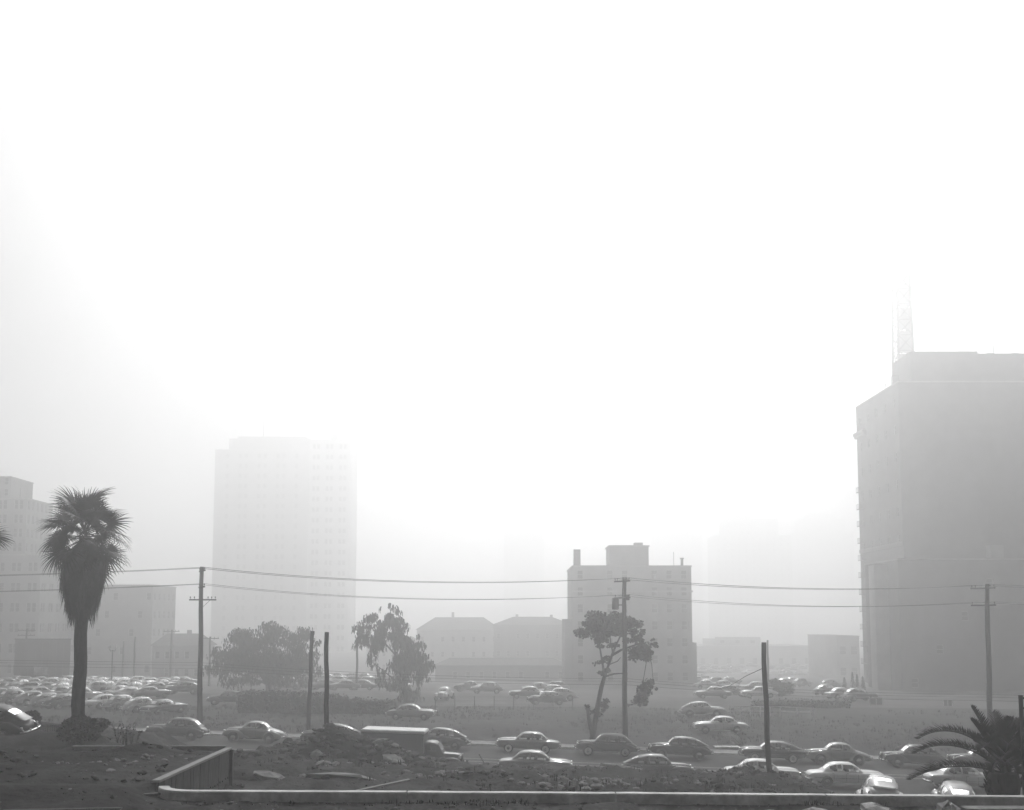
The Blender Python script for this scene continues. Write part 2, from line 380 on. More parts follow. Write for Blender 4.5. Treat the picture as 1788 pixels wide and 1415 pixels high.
# pale office tower
Y = 520; x0 = X(376, 785, Y); g0 = gz(-100, Y) - .3; W = X(610, 785, Y) - x0
r = thing('office_tower', 'tall pale office tower with setback roof and flagpole fading into haze', 'building', (x0, Y, g0))
zs = Z(786, Y) - g0; zt = Z(763, Y) - g0; wl = X(540, 785, Y) - x0
spec = dict(skip=lambda c, rr: c in (4,), sill=1.3)
block(r, 0, wl, 0, 28, 0, zs, WALL['mid'], front=(10, 20, 1.7, 2.4, dict(skip=lambda c, rr: c in (0, 9), pairs=True)), left=None)
block(r, wl+.004, W, 1.2, 28, 0, Z(768, Y)-g0, WALL['pale'], front=(6, 20, 1.5, 2.4, dict(pairs=True)), cap=True)
sb = X(399, 765, Y) - x0
b = MB(); b.box(sb, wl, 1.5, 26, zs-.3, zt-.6); b.build('setback_storey', WALL['mid'], r)
b = MB(); b.box(sb+4.5, wl-2, 1.2, 20, zt-.6, zt+.4); b.build('setback_storey', WALL['mid'], r)
b = MB(); b.box(X(575,745,Y)-x0, X(587,745,Y)-x0, 5, 9, Z(768,Y)-g0-.3, Z(743,Y)-g0); b.box(X(579,745,Y)-x0, X(583,745,Y)-x0, 6, 8, Z(743,Y)-g0, Z(738,Y)-g0); b.build('lift_tower', WALL['mid'], r)
b = MB(); fx = X(456,720,Y)-x0; b.tube([(fx,6,zt),(fx,6,Z(700,Y)-g0)], [.22,.1], 6); b.build('flagpole', iron, r)

# stepped building at the left edge
Y = 235; g0 = gz(-118, Y) - .3; xr = X(72, 970, Y); x0 = xr - 34
r = thing('stepped_building', 'stepped office building with rows of paired windows behind the tall palm', 'building', (x0, Y, g0))
e1 = X(45, 870, Y) - x0; e2 = X(12, 832, Y) - x0
block(r, 0, 34, 0, 16, 0, Z(970, Y)-g0, WALL['mid'], front=(18, 6, 1.0, 2.1, dict(pairs=True)), right=(8, 6, 1.0, 2.1, dict(pairs=True)))
block(r, 0, e1, .6, 14, Z(970, Y)-g0+.01, Z(871, Y)-g0, WALL['mid'], front=(16, 4, .9, 2.1, dict(pairs=True)), right=(6, 4, .9, 2.1))
block(r, 0, e2, 2, 13, Z(871, Y)-g0+.01, Z(832, Y)-g0, WALL['mid'], front=(12, 2, .9, 1.6))
b = MB(); b.tube([(e1-2.3,2,Z(871,Y)-g0),(e1-2.3,2,Z(850,Y)-g0)], .07, 5); b.build('aerial', iron, r)
b = MB(); b.box(e1-1.4, e1-.5, 2, 4, Z(871,Y)-g0, Z(866,Y)-g0); b.build('roof_tank', WALL['mid'], r)

# plain block behind the billboard
Y = 255; g0 = gz(-100, Y) - .3; x0 = X(68, 1040, Y)
r = thing('flat_roofed_block', 'plain flat-roofed grey block seen behind the tall palm trunk', 'building', (x0, Y, g0))
block(r, 0, X(135, 1040, Y)-x0, 0, 18, 0, Z(1037, Y)-g0, WALL['mid'], front=(6, 4, 1.2, 1.8))
block(r, X(135, 1040, Y)-x0+.01, X(266, 1022, Y)-x0, .5, 18, 0, Z(1023, Y)-g0, WALL['mid'], front=(9, 5, 1.2, 1.8, dict(skip=lambda c, rr: (c*5+rr*3) % 4 != 0)), right=(5, 5, 1.2, 1.8))

def house(name, label, pxa, pxb, py_eave, py_ridge, Y, depth, wm, cols=6, rows=2, hip=.22, xt=0, chim=()):
    x0, x1 = X(pxa, py_eave, Y), X(pxb, py_eave, Y); g0 = gz((x0+x1)/2, Y) - .4; W = x1 - x0
    r = thing(name, label, 'house', (x0, Y, g0)); ze, zr = Z(py_eave, Y) - g0, Z(py_ridge, Y) - g0
    facade(r, TR(0, 0), W, 0, ze, cols, rows, 1.0, 1.6, wm, skip=lambda c, k: (c*3+k*2) % 7 == 0)
    for M, L in ((TR(0, depth, 0, -math.pi/2), depth), (TR(W, 0, 0, math.pi/2), depth), (TR(W, depth, 0, math.pi), W)):
        facade(r, M, L, 0, ze, max(2, int(L/3)), rows, 1.0, 1.6, wm)
    e = .5; h = W * hip; ym = depth/2
    b = MB(); A, B, C, D = (-e,-e,ze), (W+e,-e,ze), (W+e,depth+e,ze), (-e,depth+e,ze); P, Q = (h, ym, zr), (W-h, ym, zr)
    b.quad(A, B, Q, P); b.quad(C, D, P, Q); b.quad(D, A, P); b.quad(B, C, Q); b.quad(D, C, B, A)
    rf = b.build('roof', roof_m, r)
    for cx, ch in chim:
        b = MB(); b.box(cx*W-.4, cx*W+.4, ym-.4, ym+.4, ze, zr+ch); b.build('chimney', WALL['brick'], rf)
    return r
house('gabled_house', 'low gabled house with shingle roof left of the bushy pepper tree', 266, 352, 1128, 1107, 225, 10, WALL['mid'], 5, 2, .14, chim=((.6, .8),))
house('hip_roofed_house', 'broad hip-roofed house standing behind the weeping pepper tree', 728, 872, 1100, 1078, 320, 14, WALL['mid'], 8, 3, .2, chim=((.42, 1.6),))
house('frame_house', 'wide frame house with low roof against the square apartment block', 862, 998, 1091, 1077, 300, 12, WALL['dark'], 8, 3, .25, chim=((.3, .7), (.75, .6)))
house('corner_house', 'small house with pale walls and hip roof left of the broad house', 640, 742, 1128, 1112, 340, 11, WALL['pale'], 5, 2, .25)
house('bungalow', 'low wide bungalow behind the parked row at the frame house', 760, 990, 1162, 1150, 225, 8, WALL['dark'], 10, 1, .1)

def far_block(name, label, steps, Y, wm, cols=6):
    # steps: (px0, px1, py_top) from the widest up
    x0 = X(steps[0][0], steps[0][2], Y); g0 = gz(x0, Y) - .3
    r = thing(name, label, 'building', (x0, Y, g0), group='far towers lost in the haze'); zb = 0
    for i, (a, c, py) in enumerate(steps):
        xa, xb, zt = X(a, py, Y) - x0, X(c, py, Y) - x0, Z(py, Y) - g0
        rows = max(1, int((zt - zb) / 4.5)); n = max(2, int((xb - xa) / 5))
        block(r, xa, xb, i*2.0, 30-i*2.0, zb, zt, wm, front=(n, rows, 1.8, 2.4), left=None, cap=i == len(steps)-1)
        zb = zt + .01
    return r
far_block('stepped_tower', 'faint stepped tower with turrets between square block and dark block', [(1248, 1382, 935), (1268, 1360, 905), (1280, 1312, 880), (1320, 1345, 870)], 780, WALL['mid'])
far_block('pyramid_tower', 'faintest tower with pyramidal stepped top above the frame house', [(880, 950, 905), (892, 938, 885), (902, 926, 872)], 950, WALL['mid'])
far_block('slab_tower', 'faint broad slab tower just left of the huge dark block', [(1388, 1490, 930), (1400, 1476, 905), (1418, 1462, 896)], 960, WALL['mid'])
far_block('plain_tower', 'faint plain tower rising straight behind the square apartment block', [(1145, 1226, 925), (1156, 1216, 902), (1170, 1204, 894)], 980, WALL['mid'])
far_block('low_terrace', 'hazy low terrace of shops beyond the crowded parking lot', [(1216, 1420, 1128), (1250, 1330, 1118)], 400, WALL['mid'])
far_block('corner_shop', 'hazy corner shop with flat roof touching the huge dark block', [(1462, 1500, 1112)], 300, WALL['mid'])

# tapering mast behind the dark block
Y = 262; g0 = gz(90, Y); xa, xb = X(1563, 660, Y), X(1594, 660, Y)
r = thing('beacon_mast', 'tall tapering lattice beacon mast rising behind the dark block', 'mast', ((xa+xb)/2, Y, g0 - .3))
ztop = Z(372, Y) - g0; zbm = Z(700, Y) - g0; wb, wt = (xb-xa)/2, 1.45
b = MB(); b.box(-9, 9, -8, 8, 0, zbm*.78); b.build('base_block', WALL['dark'], r)
dx = X(1569, 372, Y) - (xa+xb)/2
xc = lambda z: 0.0
hw = lambda z: lerp(wb, wt, (z - zbm*.78) / (ztop - zbm*.78))
N = 16
for sx in (-1, 1):
    for sy in (-1, 1):
        MB().tube([(sx*hw(zbm*.78), sy*hw(zbm*.78), zbm*.78), (sx*wt, sy*wt, ztop)], .32, 5).build('leg', iron, r)
b = MB()
for k in range(N):
    za, zc = lerp(zbm*.78, ztop, k/N), lerp(zbm*.78, ztop, (k+1)/N); a, c = hw(za), hw(zc)
    for s in (-1, 1):
        b.tube([(-a, s*a, za), (c, s*c, zc)], .13, 4); b.tube([(a, s*a, za), (-c, s*c, zc)], .13, 4)
        b.tube([(s*a, -a, za), (s*c, c, zc)], .13, 4); b.tube([(s*a, a, za), (s*c, -c, zc)], .13, 4)
        b.tube([(-a, s*a, za), (a, s*a, za)], .12, 4); b.tube([(s*a, -a, za), (s*a, a, za)], .12, 4)
b.build('bracing', iron, r)
for k in range(8):
    zc = ztop - 4 - k*6.2; b = MB(); h = hw(zc)*.9; b.box(-h, h, -h-.2, -h, zc-2.9, zc+2.9); b.build('letter_panel', WALL['mid'], r)
b = MB(); b.box(-2, 2, -2, 2, ztop, ztop+.7); b.build('platform', iron, r)
b = MB(); b.rings([[(math.cos(k*math.pi/4)*q, math.sin(k*math.pi/4)*q, ztop+.7+z) for k in range(8)] for z, q in ((0,.9),(1.2,1.2),(2.4,1.0),(3.2,.3))]); b.build('beacon', trim_m, r)
# ------------------------------------------------------------------ cars of the forties
def loft(b, prof, n=14, e=3.2, step=.16, shape=None):
    # prof: dict of curves yc, hw, zb, zt against x
    xa, xb = prof['zt'][0][0], prof['zt'][-1][0]; N = max(4, int((xb - xa) / step)); rs = []
    for i in range(N + 1):
        u = i / N; u = .5 - .5 * math.cos(math.pi * u) if True else u
        x = lerp(xa, xb, lerp(i / N, u, .55)); yc, hw, zb, zt = (curve_at(prof[k], x) for k in ('yc', 'hw', 'zb', 'zt'))
        zm, hz = (zb + zt) / 2, (zt - zb) / 2; ring = []
        for k in range(n):
            a = 2 * math.pi * (k + .5) / n; c, s = math.cos(a), math.sin(a)
            ring.append((x, yc + hw * math.copysign(abs(c)**(2/e), c), zm + hz * math.copysign(abs(s)**(2/e), s)))
        rs.append(ring)
    return b.rings(rs)
def C(*p): return sorted(p)
def both(lst): return lst
CARS = {}
def spec_separate(roof=1.66, tail='hump', L=0.0):
    s = dict(kind='separate', wb=(1.46, -1.40), R=.35, track=.70)
    s['body'] = dict(yc=[(-9,0),(9,0)], e=3.4,
        hw=C((-2.38,.22),(-2.2,.48),(-1.75,.68),(-1.0,.78),(0,.80),(.75,.74),(1.3,.56),(1.9,.40),(2.18,.30),(2.28,.12)),
        zb=C((-2.38,.5),(-2.1,.36),(-1.5,.30),(1.7,.30),(2.1,.40),(2.28,.5)),
        zt=C((-2.38,.66),(-2.2,.86),(-1.9,1.0),(-1.4,1.07),(0,1.09),(.8,1.12),(1.5,1.10),(2.0,1.04),(2.2,.96),(2.28,.8)))
    s['ff'] = dict(yc=[(-9,.64),(9,.64)], e=2.6, hw=C((.28,.06),(.6,.15),(1.1,.22),(1.7,.235),(2.2,.20),(2.4,.10)),
        zb=C((.28,.33),(.7,.30),(1.2,.34),(2.0,.36),(2.4,.48)), zt=C((.28,.40),(.6,.58),(.95,.82),(1.35,.97),(1.8,.98),(2.15,.90),(2.34,.74),(2.4,.6)))
    s['rf'] = dict(yc=[(-9,.64),(9,.64)], e=2.6, hw=C((-2.46,.05),(-2.25,.14),(-1.8,.22),(-1.3,.23),(-.95,.18),(-.72,.06)),
        zb=C((-2.46,.42),(-2.1,.32),(-1.0,.32),(-.72,.36)), zt=C((-2.46,.5),(-2.25,.66),(-1.9,.84),(-1.5,.94),(-1.2,.90),(-.9,.72),(-.72,.45)))
    if tail == 'fast':
        s['cab'] = dict(zb=1.0, zt=C((-2.25,1.0),(-1.9,1.16),(-1.45,1.40),(-.9,1.58),(-.3,roof),(.2,roof-.01),(.45,roof-.09),(.72,1.34),(.95,1.06)), hw=C((-2.25,.40),(-1.5,.62),(-.6,.74),(.3,.74),(.95,.66)))
        s['win'] = [(-1.28,-.62),(-.52,.02),(.10,.62)]; s['ws'] = (.50,.88); s['rw'] = (-1.66,-1.26)
    elif tail == 'coupe':
        s['cab'] = dict(zb=1.04, zt=C((-1.35,1.04),(-1.12,1.22),(-.85,1.48),(-.55,roof-.03),(-.1,roof),(.25,roof-.02),(.48,roof-.10),(.72,1.36),(.95,1.08)), hw=C((-1.35,.60),(-.6,.70),(.3,.73),(.95,.66)))
        s['win'] = [(-.80,-.28),(-.18,.62)]; s['ws'] = (.50,.88); s['rw'] = (-1.16,-.84)
        s['body']['zt'] = C((-2.42,.66),(-2.25,.80),(-1.9,.94),(-1.4,1.07),(-.9,1.13),(0,1.10),(.8,1.12),(1.5,1.10),(2.0,1.04),(2.2,.96),(2.28,.8))
        s['body']['hw'] = C((-2.42,.22),(-2.2,.52),(-1.75,.68),(-1.0,.78),(0,.80),(.75,.74),(1.3,.56),(1.9,.40),(2.18,.30),(2.28,.12))
        s['body']['zb'] = C((-2.42,.5),(-2.1,.36),(-1.5,.30),(1.7,.30),(2.1,.40),(2.28,.5))
    else:
        s['cab'] = dict(zb=1.02, zt=C((-1.98,1.02),(-1.72,1.24),(-1.45,1.48),(-1.05,roof-.03),(-.5,roof),(.2,roof-.01),(.45,roof-.09),(.72,1.36),(.95,1.08)), hw=C((-1.98,.52),(-1.3,.68),(-.6,.74),(.3,.74),(.95,.66)))
        s['win'] = [(-1.42,-1.0),(-.90,-.24),(-.14,.62)]; s['ws'] = (.50,.88); s['rw'] = (-1.78,-1.46)
    return s
def spec_pontoon(roof=1.58, tail='notch'):
    s = dict(kind='pontoon', wb=(1.50, -1.38), R=.34, track=.74)
    s['body'] = dict(yc=[(-9,0),(9,0)], e=4.2,
        hw=C((-2.5,.55),(-2.38,.78),(-1.9,.87),(0,.90),(1.6,.89),(2.2,.85),(2.4,.74),(2.48,.55)),
        zb=C((-2.5,.46),(-2.2,.34),(-1.5,.28),(1.7,.28),(2.2,.32),(2.48,.42)),
        zt=C((-2.5,.70),(-2.4,.86),(-2.1,.95),(-1.3,1.01),(0,1.03),(.9,1.03),(1.9,1.00),(2.28,.95),(2.44,.82),(2.48,.7)))
    s['hood'] = dict(yc=[(-9,0),(9,0)], e=3, hw=C((.6,.5),(1.0,.60),(1.8,.52),(2.3,.40),(2.42,.2)), zb=[(-9,.8),(9,.8)], zt=C((.6,1.04),(1.0,1.09),(1.8,1.07),(2.25,1.0),(2.42,.88)))
    if tail == 'fast':
        s['cab'] = dict(zb=.97, zt=C((-2.4,.97),(-1.9,1.14),(-1.3,1.38),(-.7,1.53),(-.1,roof),(.25,roof-.02),(.5,1.46),(.78,1.26),(1.02,1.02)), hw=C((-2.4,.46),(-1.5,.66),(-.6,.76),(.3,.77),(1.02,.72)))
        s['win'] = [(-1.2,-.5),(-.40,.68)]; s['ws'] = (.54,.94); s['rw'] = (-1.72,-1.2)
    else:
        s['cab'] = dict(zb=.98, zt=C((-1.62,.98),(-1.40,1.18),(-1.12,1.42),(-.8,roof-.04),(-.3,roof),(.25,roof-.02),(.5,1.46),(.78,1.26),(1.02,1.02)), hw=C((-1.62,.64),(-.8,.74),(.3,.77),(1.02,.72)))
        s['win'] = [(-1.16,-.42),(-.32,.68)]; s['ws'] = (.54,.94); s['rw'] = (-1.44,-1.14)
    return s
SPECS = {'sedan': spec_separate(1.67, 'hump'), 'fastback': spec_separate(1.64, 'fast'), 'coupe': spec_separate(1.62, 'coupe'), 'pontoon': spec_pontoon(1.58), 'pontoon_fastback': spec_pontoon(1.56, 'fast')}
def refine(L, d):
    out = []
    for a, c in zip(L, L[1:]):
        n = max(1, math.ceil((c - a) / d)); out += [a + (c - a) * i / n for i in range(n)]
    return out + [L[-1]]
def cabin(s):
    cb = s['cab']; xa, xb = cb['zt'][0][0], cb['zt'][-1][0]; e, k = 3.4, .14
    bp = sorted(set([xa, xb, s['ws'][0], s['ws'][1], s['rw'][0], s['rw'][1]] + [q for w in s['win'] for q in w]))
    Xs = refine(bp, .17); U = [0, .10, .34, .58, .80, .93]; ph = [math.asin(u**(e/2)) for u in U]
    top = [ph[-1] + (math.pi/2 - ph[-1]) * t for t in (.33, .66, 1.0)]
    ph = ph + top; ph = ph + [math.pi - p for p in reversed(ph[:-1])]; n = len(ph)
    def P(x, p, off=0.0):
        zt, hw = curve_at(cb['zt'], x), curve_at(cb['hw'], x) + off; zb = cb['zb']; u = abs(math.sin(p))**(2/e); c = math.cos(p)
        return (x, hw * (1 - k*u) * math.copysign(abs(c)**(2/e), c), zb + (zt - zb + off) * u)
    shell = MB(); shell.sm = True; panes = {}
    idx = {}
    for i, x in enumerate(Xs):
        for j, p in enumerate(ph): idx[i, j] = len(shell.v); shell.v.append(P(x, p))
    for i in range(len(Xs) - 1):
        xm = (Xs[i] + Xs[i+1]) / 2
        for j in range(n - 1):
            key = None
            sidej = 1 <= j <= 3 or n-5 <= j <= n-3
            for wi, (a, c) in enumerate(s['win']):
                if a < xm < c and (1 <= j <= 3): key = ('side_window', wi, 0)
                if a < xm < c and (n-5 <= j <= n-3): key = ('side_window', wi, 1)
            for nm, r in (('windscreen', s['ws']), ('rear_window', s['rw'])):
                if r[0] < xm < r[1] and (5 if nm == 'windscreen' else 5) <= j < n - 1 - 5: key = (nm, 0, 0)
            if key:
                g = panes.setdefault(key, MB()); g.sm = True
                if not hasattr(g, 'ix'): g.ix = {}
                def vi(a, c):
                    if (a, c) not in g.ix: g.ix[a, c] = len(g.v); g.v.append(P(Xs[a], ph[c], -.012))
                    return g.ix[a, c]
                g.f.append((vi(i,j), vi(i+1,j), vi(i+1,j+1), vi(i,j+1))); g.m.append(0); g.smooth.append(True)
            else:
                shell.f.append((idx[i,j], idx[i+1,j], idx[i+1,j+1], idx[i,j+1])); shell.m.append(0); shell.smooth.append(True)
    return shell, panes
def wheel_parts(R_, ww):
    t = MB().lathe([(-.09, R_*.55), (-.10, R_*.8), (-.08, R_*.97), (0, R_), (.08, R_*.97), (.10, R_*.8), (.09, R_*.55)], 20)
    h = MB().lathe([(.085, R_*.62), (.10, R_*.56), (.092, R_*.42), (.105, R_*.34), (.135, R_*.18), (.14, .005)], 16)
    wring = MB().lathe([(.101, R_*.78), (.104, R_*.76), (.104, R_*.62), (.099, R_*.6)], 20) if ww else None
    return t, h, wring
def make_car_parts(kind, ww=False):
    # list of (part name, builder, material key, parent part index or None)
    s = SPECS[kind]; out = []
    b = MB(); loft(b, s['body'], 18, s['body']['e']); 
    if 'hood' in s: loft(b, s['hood'], 14, 3)
    out.append(('body', b, 'paint', None))
    if s['kind'] == 'separate':
        for sg in (-1, 1):
            for key in ('ff', 'rf'):
                p = dict(s[key]); p['yc'] = [(a, v * sg) for a, v in p['yc']]
                b = MB(); loft(b, p, 14, s[key]['e']); out.append(('fender', b, 'paint', None))
            b = MB(); b.box(-.85, .45, min(.60*sg, .86*sg), max(.60*sg, .86*sg), .29, .34); out.append(('running_board', b, 'tyre', None))
    sh, panes = cabin(s); out.append(('cabin', sh, 'paint', None)); ci = len(out) - 1
    for k, g in panes.items(): out.append((k[0], g, 'glass', ci))
    b = MB(); z = s['cab']['zb']
    for x in ((-.75, .0) if kind != 'coupe' else (-.45,)): b.bbox(x-.12, x+.10, -.56, .56, z-.15, z+.20, .04)
    b.tube([(.52, -.36+.17*math.cos(a), z+.08+.17*math.sin(a)) for a in [i*math.pi/5 for i in range(11)]], .014, 5); out.append(('seats', b, 'inside', None))
    half = .87 if s['kind'] == 'separate' else .90
    ext = s['body']['zt']; AR = 1.22 if s['kind'] == 'separate' else 1.10
    for x in s['wb']:
        for sg in (-1, 1):
            yo = (half - .005) * sg
            M = Matrix.Translation((x, yo, s['R'])) @ Matrix.Rotation(0 if sg > 0 else math.pi, 4, 'Z')
            a = MB(); a.lathe([(-.25, s['R']*AR), (.022 if s['kind'] == 'separate' else .012, s['R']*AR), (.012, .01)], 20, Matrix.Translation((x, yo, s['R']+.03)) @ Matrix.Rotation(0 if sg > 0 else math.pi, 4, 'Z'))
            out.append(('wheel_arch', a, 'inside', None))
            t, h, wr = wheel_parts(s['R'], ww); M2 = M @ Matrix.Translation((0, -.045, 0))
            w_ = MB(); w_.add(t, M2); out.append(('wheel', w_, 'tyre', None)); wi = len(out) - 1
            q = MB(); q.add(h, M2); out.append(('hubcap', q, 'hub', wi))
            if wr: q = MB(); q.add(wr, M2); out.append(('whitewall', q, 'white', wi))
    xf, xr = ext[-1][0], ext[0][0]; 
    if s['kind'] == 'separate': xf, xr = 2.42, -2.5
    for nm, x, sg in (('front_bumper', xf + .07, 1), ('rear_bumper', xr - .06, -1)):
        pts = [(x - sg * .22 * (abs(y) / .86)**3, y, .47) for y in [-.88 + .176*i for i in range(11)]]
        b = MB(); rs = [[(p[0]-.02, p[1], p[2]-.075), (p[0]+.02, p[1], p[2]-.06), (p[0]+.03, p[1], p[2]), (p[0]+.02, p[1], p[2]+.06), (p[0]-.02, p[1], p[2]+.075)] for p in pts]
        b.rings(rs)
        for y in (-.3, .3): b.bbox(x-.02, x+.055, y-.03, y+.03, .37, .62, .012)
        out.append((nm, b, 'chrome', None))
    yl = .64 if s['kind'] == 'separate' else .68
    for sg in (-1, 1):
        x = 2.28 if s['kind'] == 'separate' else 2.40; zl = .80 if s['kind'] == 'separate' else .76
        M = Matrix.Translation((x, yl*sg, zl)) @ Matrix.Rotation(-math.pi/2, 4, 'Z')
        b = MB(); b.lathe([(-.14, .08), (-.02, .125), (.04, .125), (.05, .105)], 14, M); out.append(('headlight', b, 'chrome', None)); hi = len(out) - 1
        b = MB(); b.lathe([(.052, .105), (.075, .07), (.085, .005)], 14, M); out.append(('lens', b, 'lens', hi))
        x = -2.28 if s['kind'] == 'separate' else -2.47
        M = Matrix.Translation((x, (.66 if s['kind'] == 'separate' else .74)*sg, .70)) @ Matrix.Rotation(math.pi/2, 4, 'Z')
        b = MB(); b.lathe([(-.06, .05), (.03, .06), (.06, .03)], 10, M); out.append(('tail_light', b, 'lens', None))
    b = MB()
    gx = 2.24 if s['kind'] == 'separate' else 2.44; gw = .34 if s['kind'] == 'separate' else .52
    for i in range(4): b.tube([(gx-.05*abs(t)*2, t*gw*2, .56+i*.085) for t in (-.5, -.25, 0, .25, .5)], .016, 5)
    b.tube([(gx+.03, 0, .55), (gx+.0, 0, .92)], .02, 5); out.append(('grille', b, 'chrome', None))
    b = MB()
    yb = .815 if s['kind'] == 'separate' else .905
    for sg in (-1, 1):
        if s['kind'] == 'separate': b.tube([(1.9, .47*sg, 1.0), (1.2, .66*sg, 1.0), (.7, .77*sg, .98), (0, .81*sg, .965), (-1.0, .80*sg, .955), (-1.6, .72*sg, .93)], .012, 4)
        else: b.tube([(2.2, .86*sg, .62), (1.6, .90*sg, .62), (0, .91*sg, .62), (-1.6, .89*sg, .62), (-2.2, .83*sg, .62)], .014, 4)
        out.append(('side_trim', b, 'chrome', None)); b = MB()
        for x in ((-.02, -.95) if kind != 'coupe' else (-.22,)):
            hd = MB(); hd.tube([(x, (yb+.03)*sg, .93), (x-.15, (yb+.03)*sg, .93)], .014, 5); out.append(('door_handle', hd, 'chrome', None))
    for sg in (-1, 1):
        for x in ((.62, -.15, -.95) if kind not in ('coupe',) else (.62, -.32)):
            b = MB(); b.box(x-.004, x+.004, min(sg*(yb-.03), sg*(yb-.010 if s['kind']=='separate' else yb-.003)), max(sg*(yb-.03), sg*(yb-.010 if s['kind']=='separate' else yb-.003)), .42, .9); out.append(('door_seam', b, 'inside', None))
    x = .62; b = MB(); b.tube([(.86, .08, s['cab']['zb']+.17), (.70, .30, s['cab']['zb']+.30)], .007, 4); out.append(('wiper', b, 'inside', None))
    return out
MK = dict(glass=glass, tyre=tyre, hub=hub_m, white=white_w, chrome=chrome, lens=lens_m, inside=dark_in)
PARTS, PMESH, JOIN = {}, {}, {}
def car_parts(kind, ww):
    if (kind, ww) not in PARTS: PARTS[kind, ww] = make_car_parts(kind, ww)
    return PARTS[kind, ww]
def car(kind, shade, label, pos, yaw, pitch=0.0, ww=False, group=None, name='parked_car', roll=0.0):
    P = car_parts(kind, ww); root = thing(name, label, 'car', pos, (roll, pitch, yaw), group); objs = []
    for i, (nm, b, mk, par) in enumerate(P):
        key = (kind, ww, i, shade if mk == 'paint' else '')
        if key not in PMESH: PMESH[key] = b.mesh(nm, PAINT[shade] if mk == 'paint' else MK[mk])
        o = link(nm, PMESH[key], root if par is None else objs[par]); objs.append(o)
    return root
def far_car(kind, shade, label, pos, yaw, group):
    key = (kind, shade)
    if key not in JOIN:
        ms = ['paint', 'glass', 'tyre', 'hub', 'white', 'chrome', 'lens', 'inside']; J = MB()
        for nm, b, mk, par in car_parts(kind, False):
            if nm in ('wiper', 'door_seam', 'seats'): continue
            s0 = len(J.m); J.add(b); J.m[s0:] = [ms.index(mk)] * (len(J.m) - s0)
        JOIN[key] = J.mesh('parked_car', [PAINT[shade]] + [MK[k] for k in ms[1:]])
    return tag(link('parked_car', JOIN[key], None, pos, (0, 0, yaw)), label, 'car', group)

YAW = -math.atan(.06)
def lane(px, t, py=1300):      # point on the road line t at picture column px
    Y = t
    for _ in range(6):
        x = X(px, py, Y); Y = t - .06 * x
    x = X(px, py, Y); return Vector((x, Y, roadz(x) + .022))
def far_lane(px, kind, shade, label, ww=False, t=81.6): return car(kind, shade, label, lane(px, t), math.pi + YAW, -.03, ww, 'cars along the far side of the road')
def near_lane(px, kind, shade, label, ww=False, t=70.0): return car(kind, shade, label, lane(px, t), YAW, .03, ww, 'cars along the near side of the road')
far_lane(310, 'sedan', 'dark', 'dark sedan with bright rear quarter on the road by the tallest-armed utility pole')
far_lane(444, 'coupe', 'grey', 'grey coupe with pale roof and long sloping tail on the road')
far_lane(580, 'fastback', 'dark', 'dull grey fastback partly behind the dirt mound and its post')
far_lane(765, 'fastback', 'dark', 'dark fastback half hidden behind the box truck')
far_lane(922, 'pontoon', 'mid', 'two-tone looking slab-sided sedan with whitewall tyres on the open road', True)
far_lane(1059, 'sedan', 'black', 'black upright sedan with whitewalls below the leaning tree', True)
far_lane(1186, 'fastback', 'black', 'glossy black fastback with chrome hood edge right of the leaning tree', False)
far_lane(1348, 'pontoon_fastback', 'black', 'black low fastback crossed by the leaning thick post', True)
far_lane(1461, 'coupe', 'grey', 'pale grey coupe with rounded tail behind the black low fastback')
far_lane(1594, 'sedan', 'dark', 'dark sedan with split windows whose tail meets the date palm frond')
far_lane(1712, 'fastback', 'dark', 'dark car nose showing just behind the date palm fronds')
near_lane(935, 'pontoon', 'mid', 'grey sedan sunk behind the rubble bank facing the apartment block tree')
near_lane(1146, 'fastback', 'dark', 'dark humpbacked sedan sunk behind the rubble bank')
near_lane(1328, 'pontoon', 'light', 'pale car hidden to its windows by the mound at the thick post')
near_lane(1474, 'pontoon', 'white', 'white slab-sided sedan with bright roof passing the thick post')
near_lane(293, 'pontoon_fastback', 'light', 'car showing only its pale roof over the dark terrace edge', t=67.5)
near_lane(1680, 'pontoon', 'light', 'pale car glimpsed under the arching date palm frond', t=71)
# cars climbing the driveway, seen from behind
def gcar(px, Y, kind, shade, label, yaw, ww=False, group=None):
    x = X(px, 1370, Y); z = gz(x, Y); d = Vector((math.cos(yaw), math.sin(yaw), 0)); zs = (gz(x + d.x*1.4, Y + d.y*1.4) - gz(x - d.x*1.4, Y - d.y*1.4)) / 2.8
    n = Vector((-d.y, d.x, 0)); zr = (gz(x + n.x*.8, Y + n.y*.8) - gz(x - n.x*.8, Y - n.y*.8)) / 1.6
    return car(kind, shade, label, (x, Y, z + .03), yaw, -math.atan(zs), ww, group, roll=math.atan(zr))
gcar(1532, 46.5, 'fastback', 'light', 'pale rounded car seen from behind with oval rear window', math.radians(77), group='cars in the driveway')
gcar(1668, 45.5, 'fastback', 'mid', 'grey rounded car seen from behind under the date palm', math.radians(73), group='cars in the driveway')
gcar(-22, 55.0, 'fastback', 'black', 'black humpbacked car on the bank beside the tall fan palm', math.radians(172))
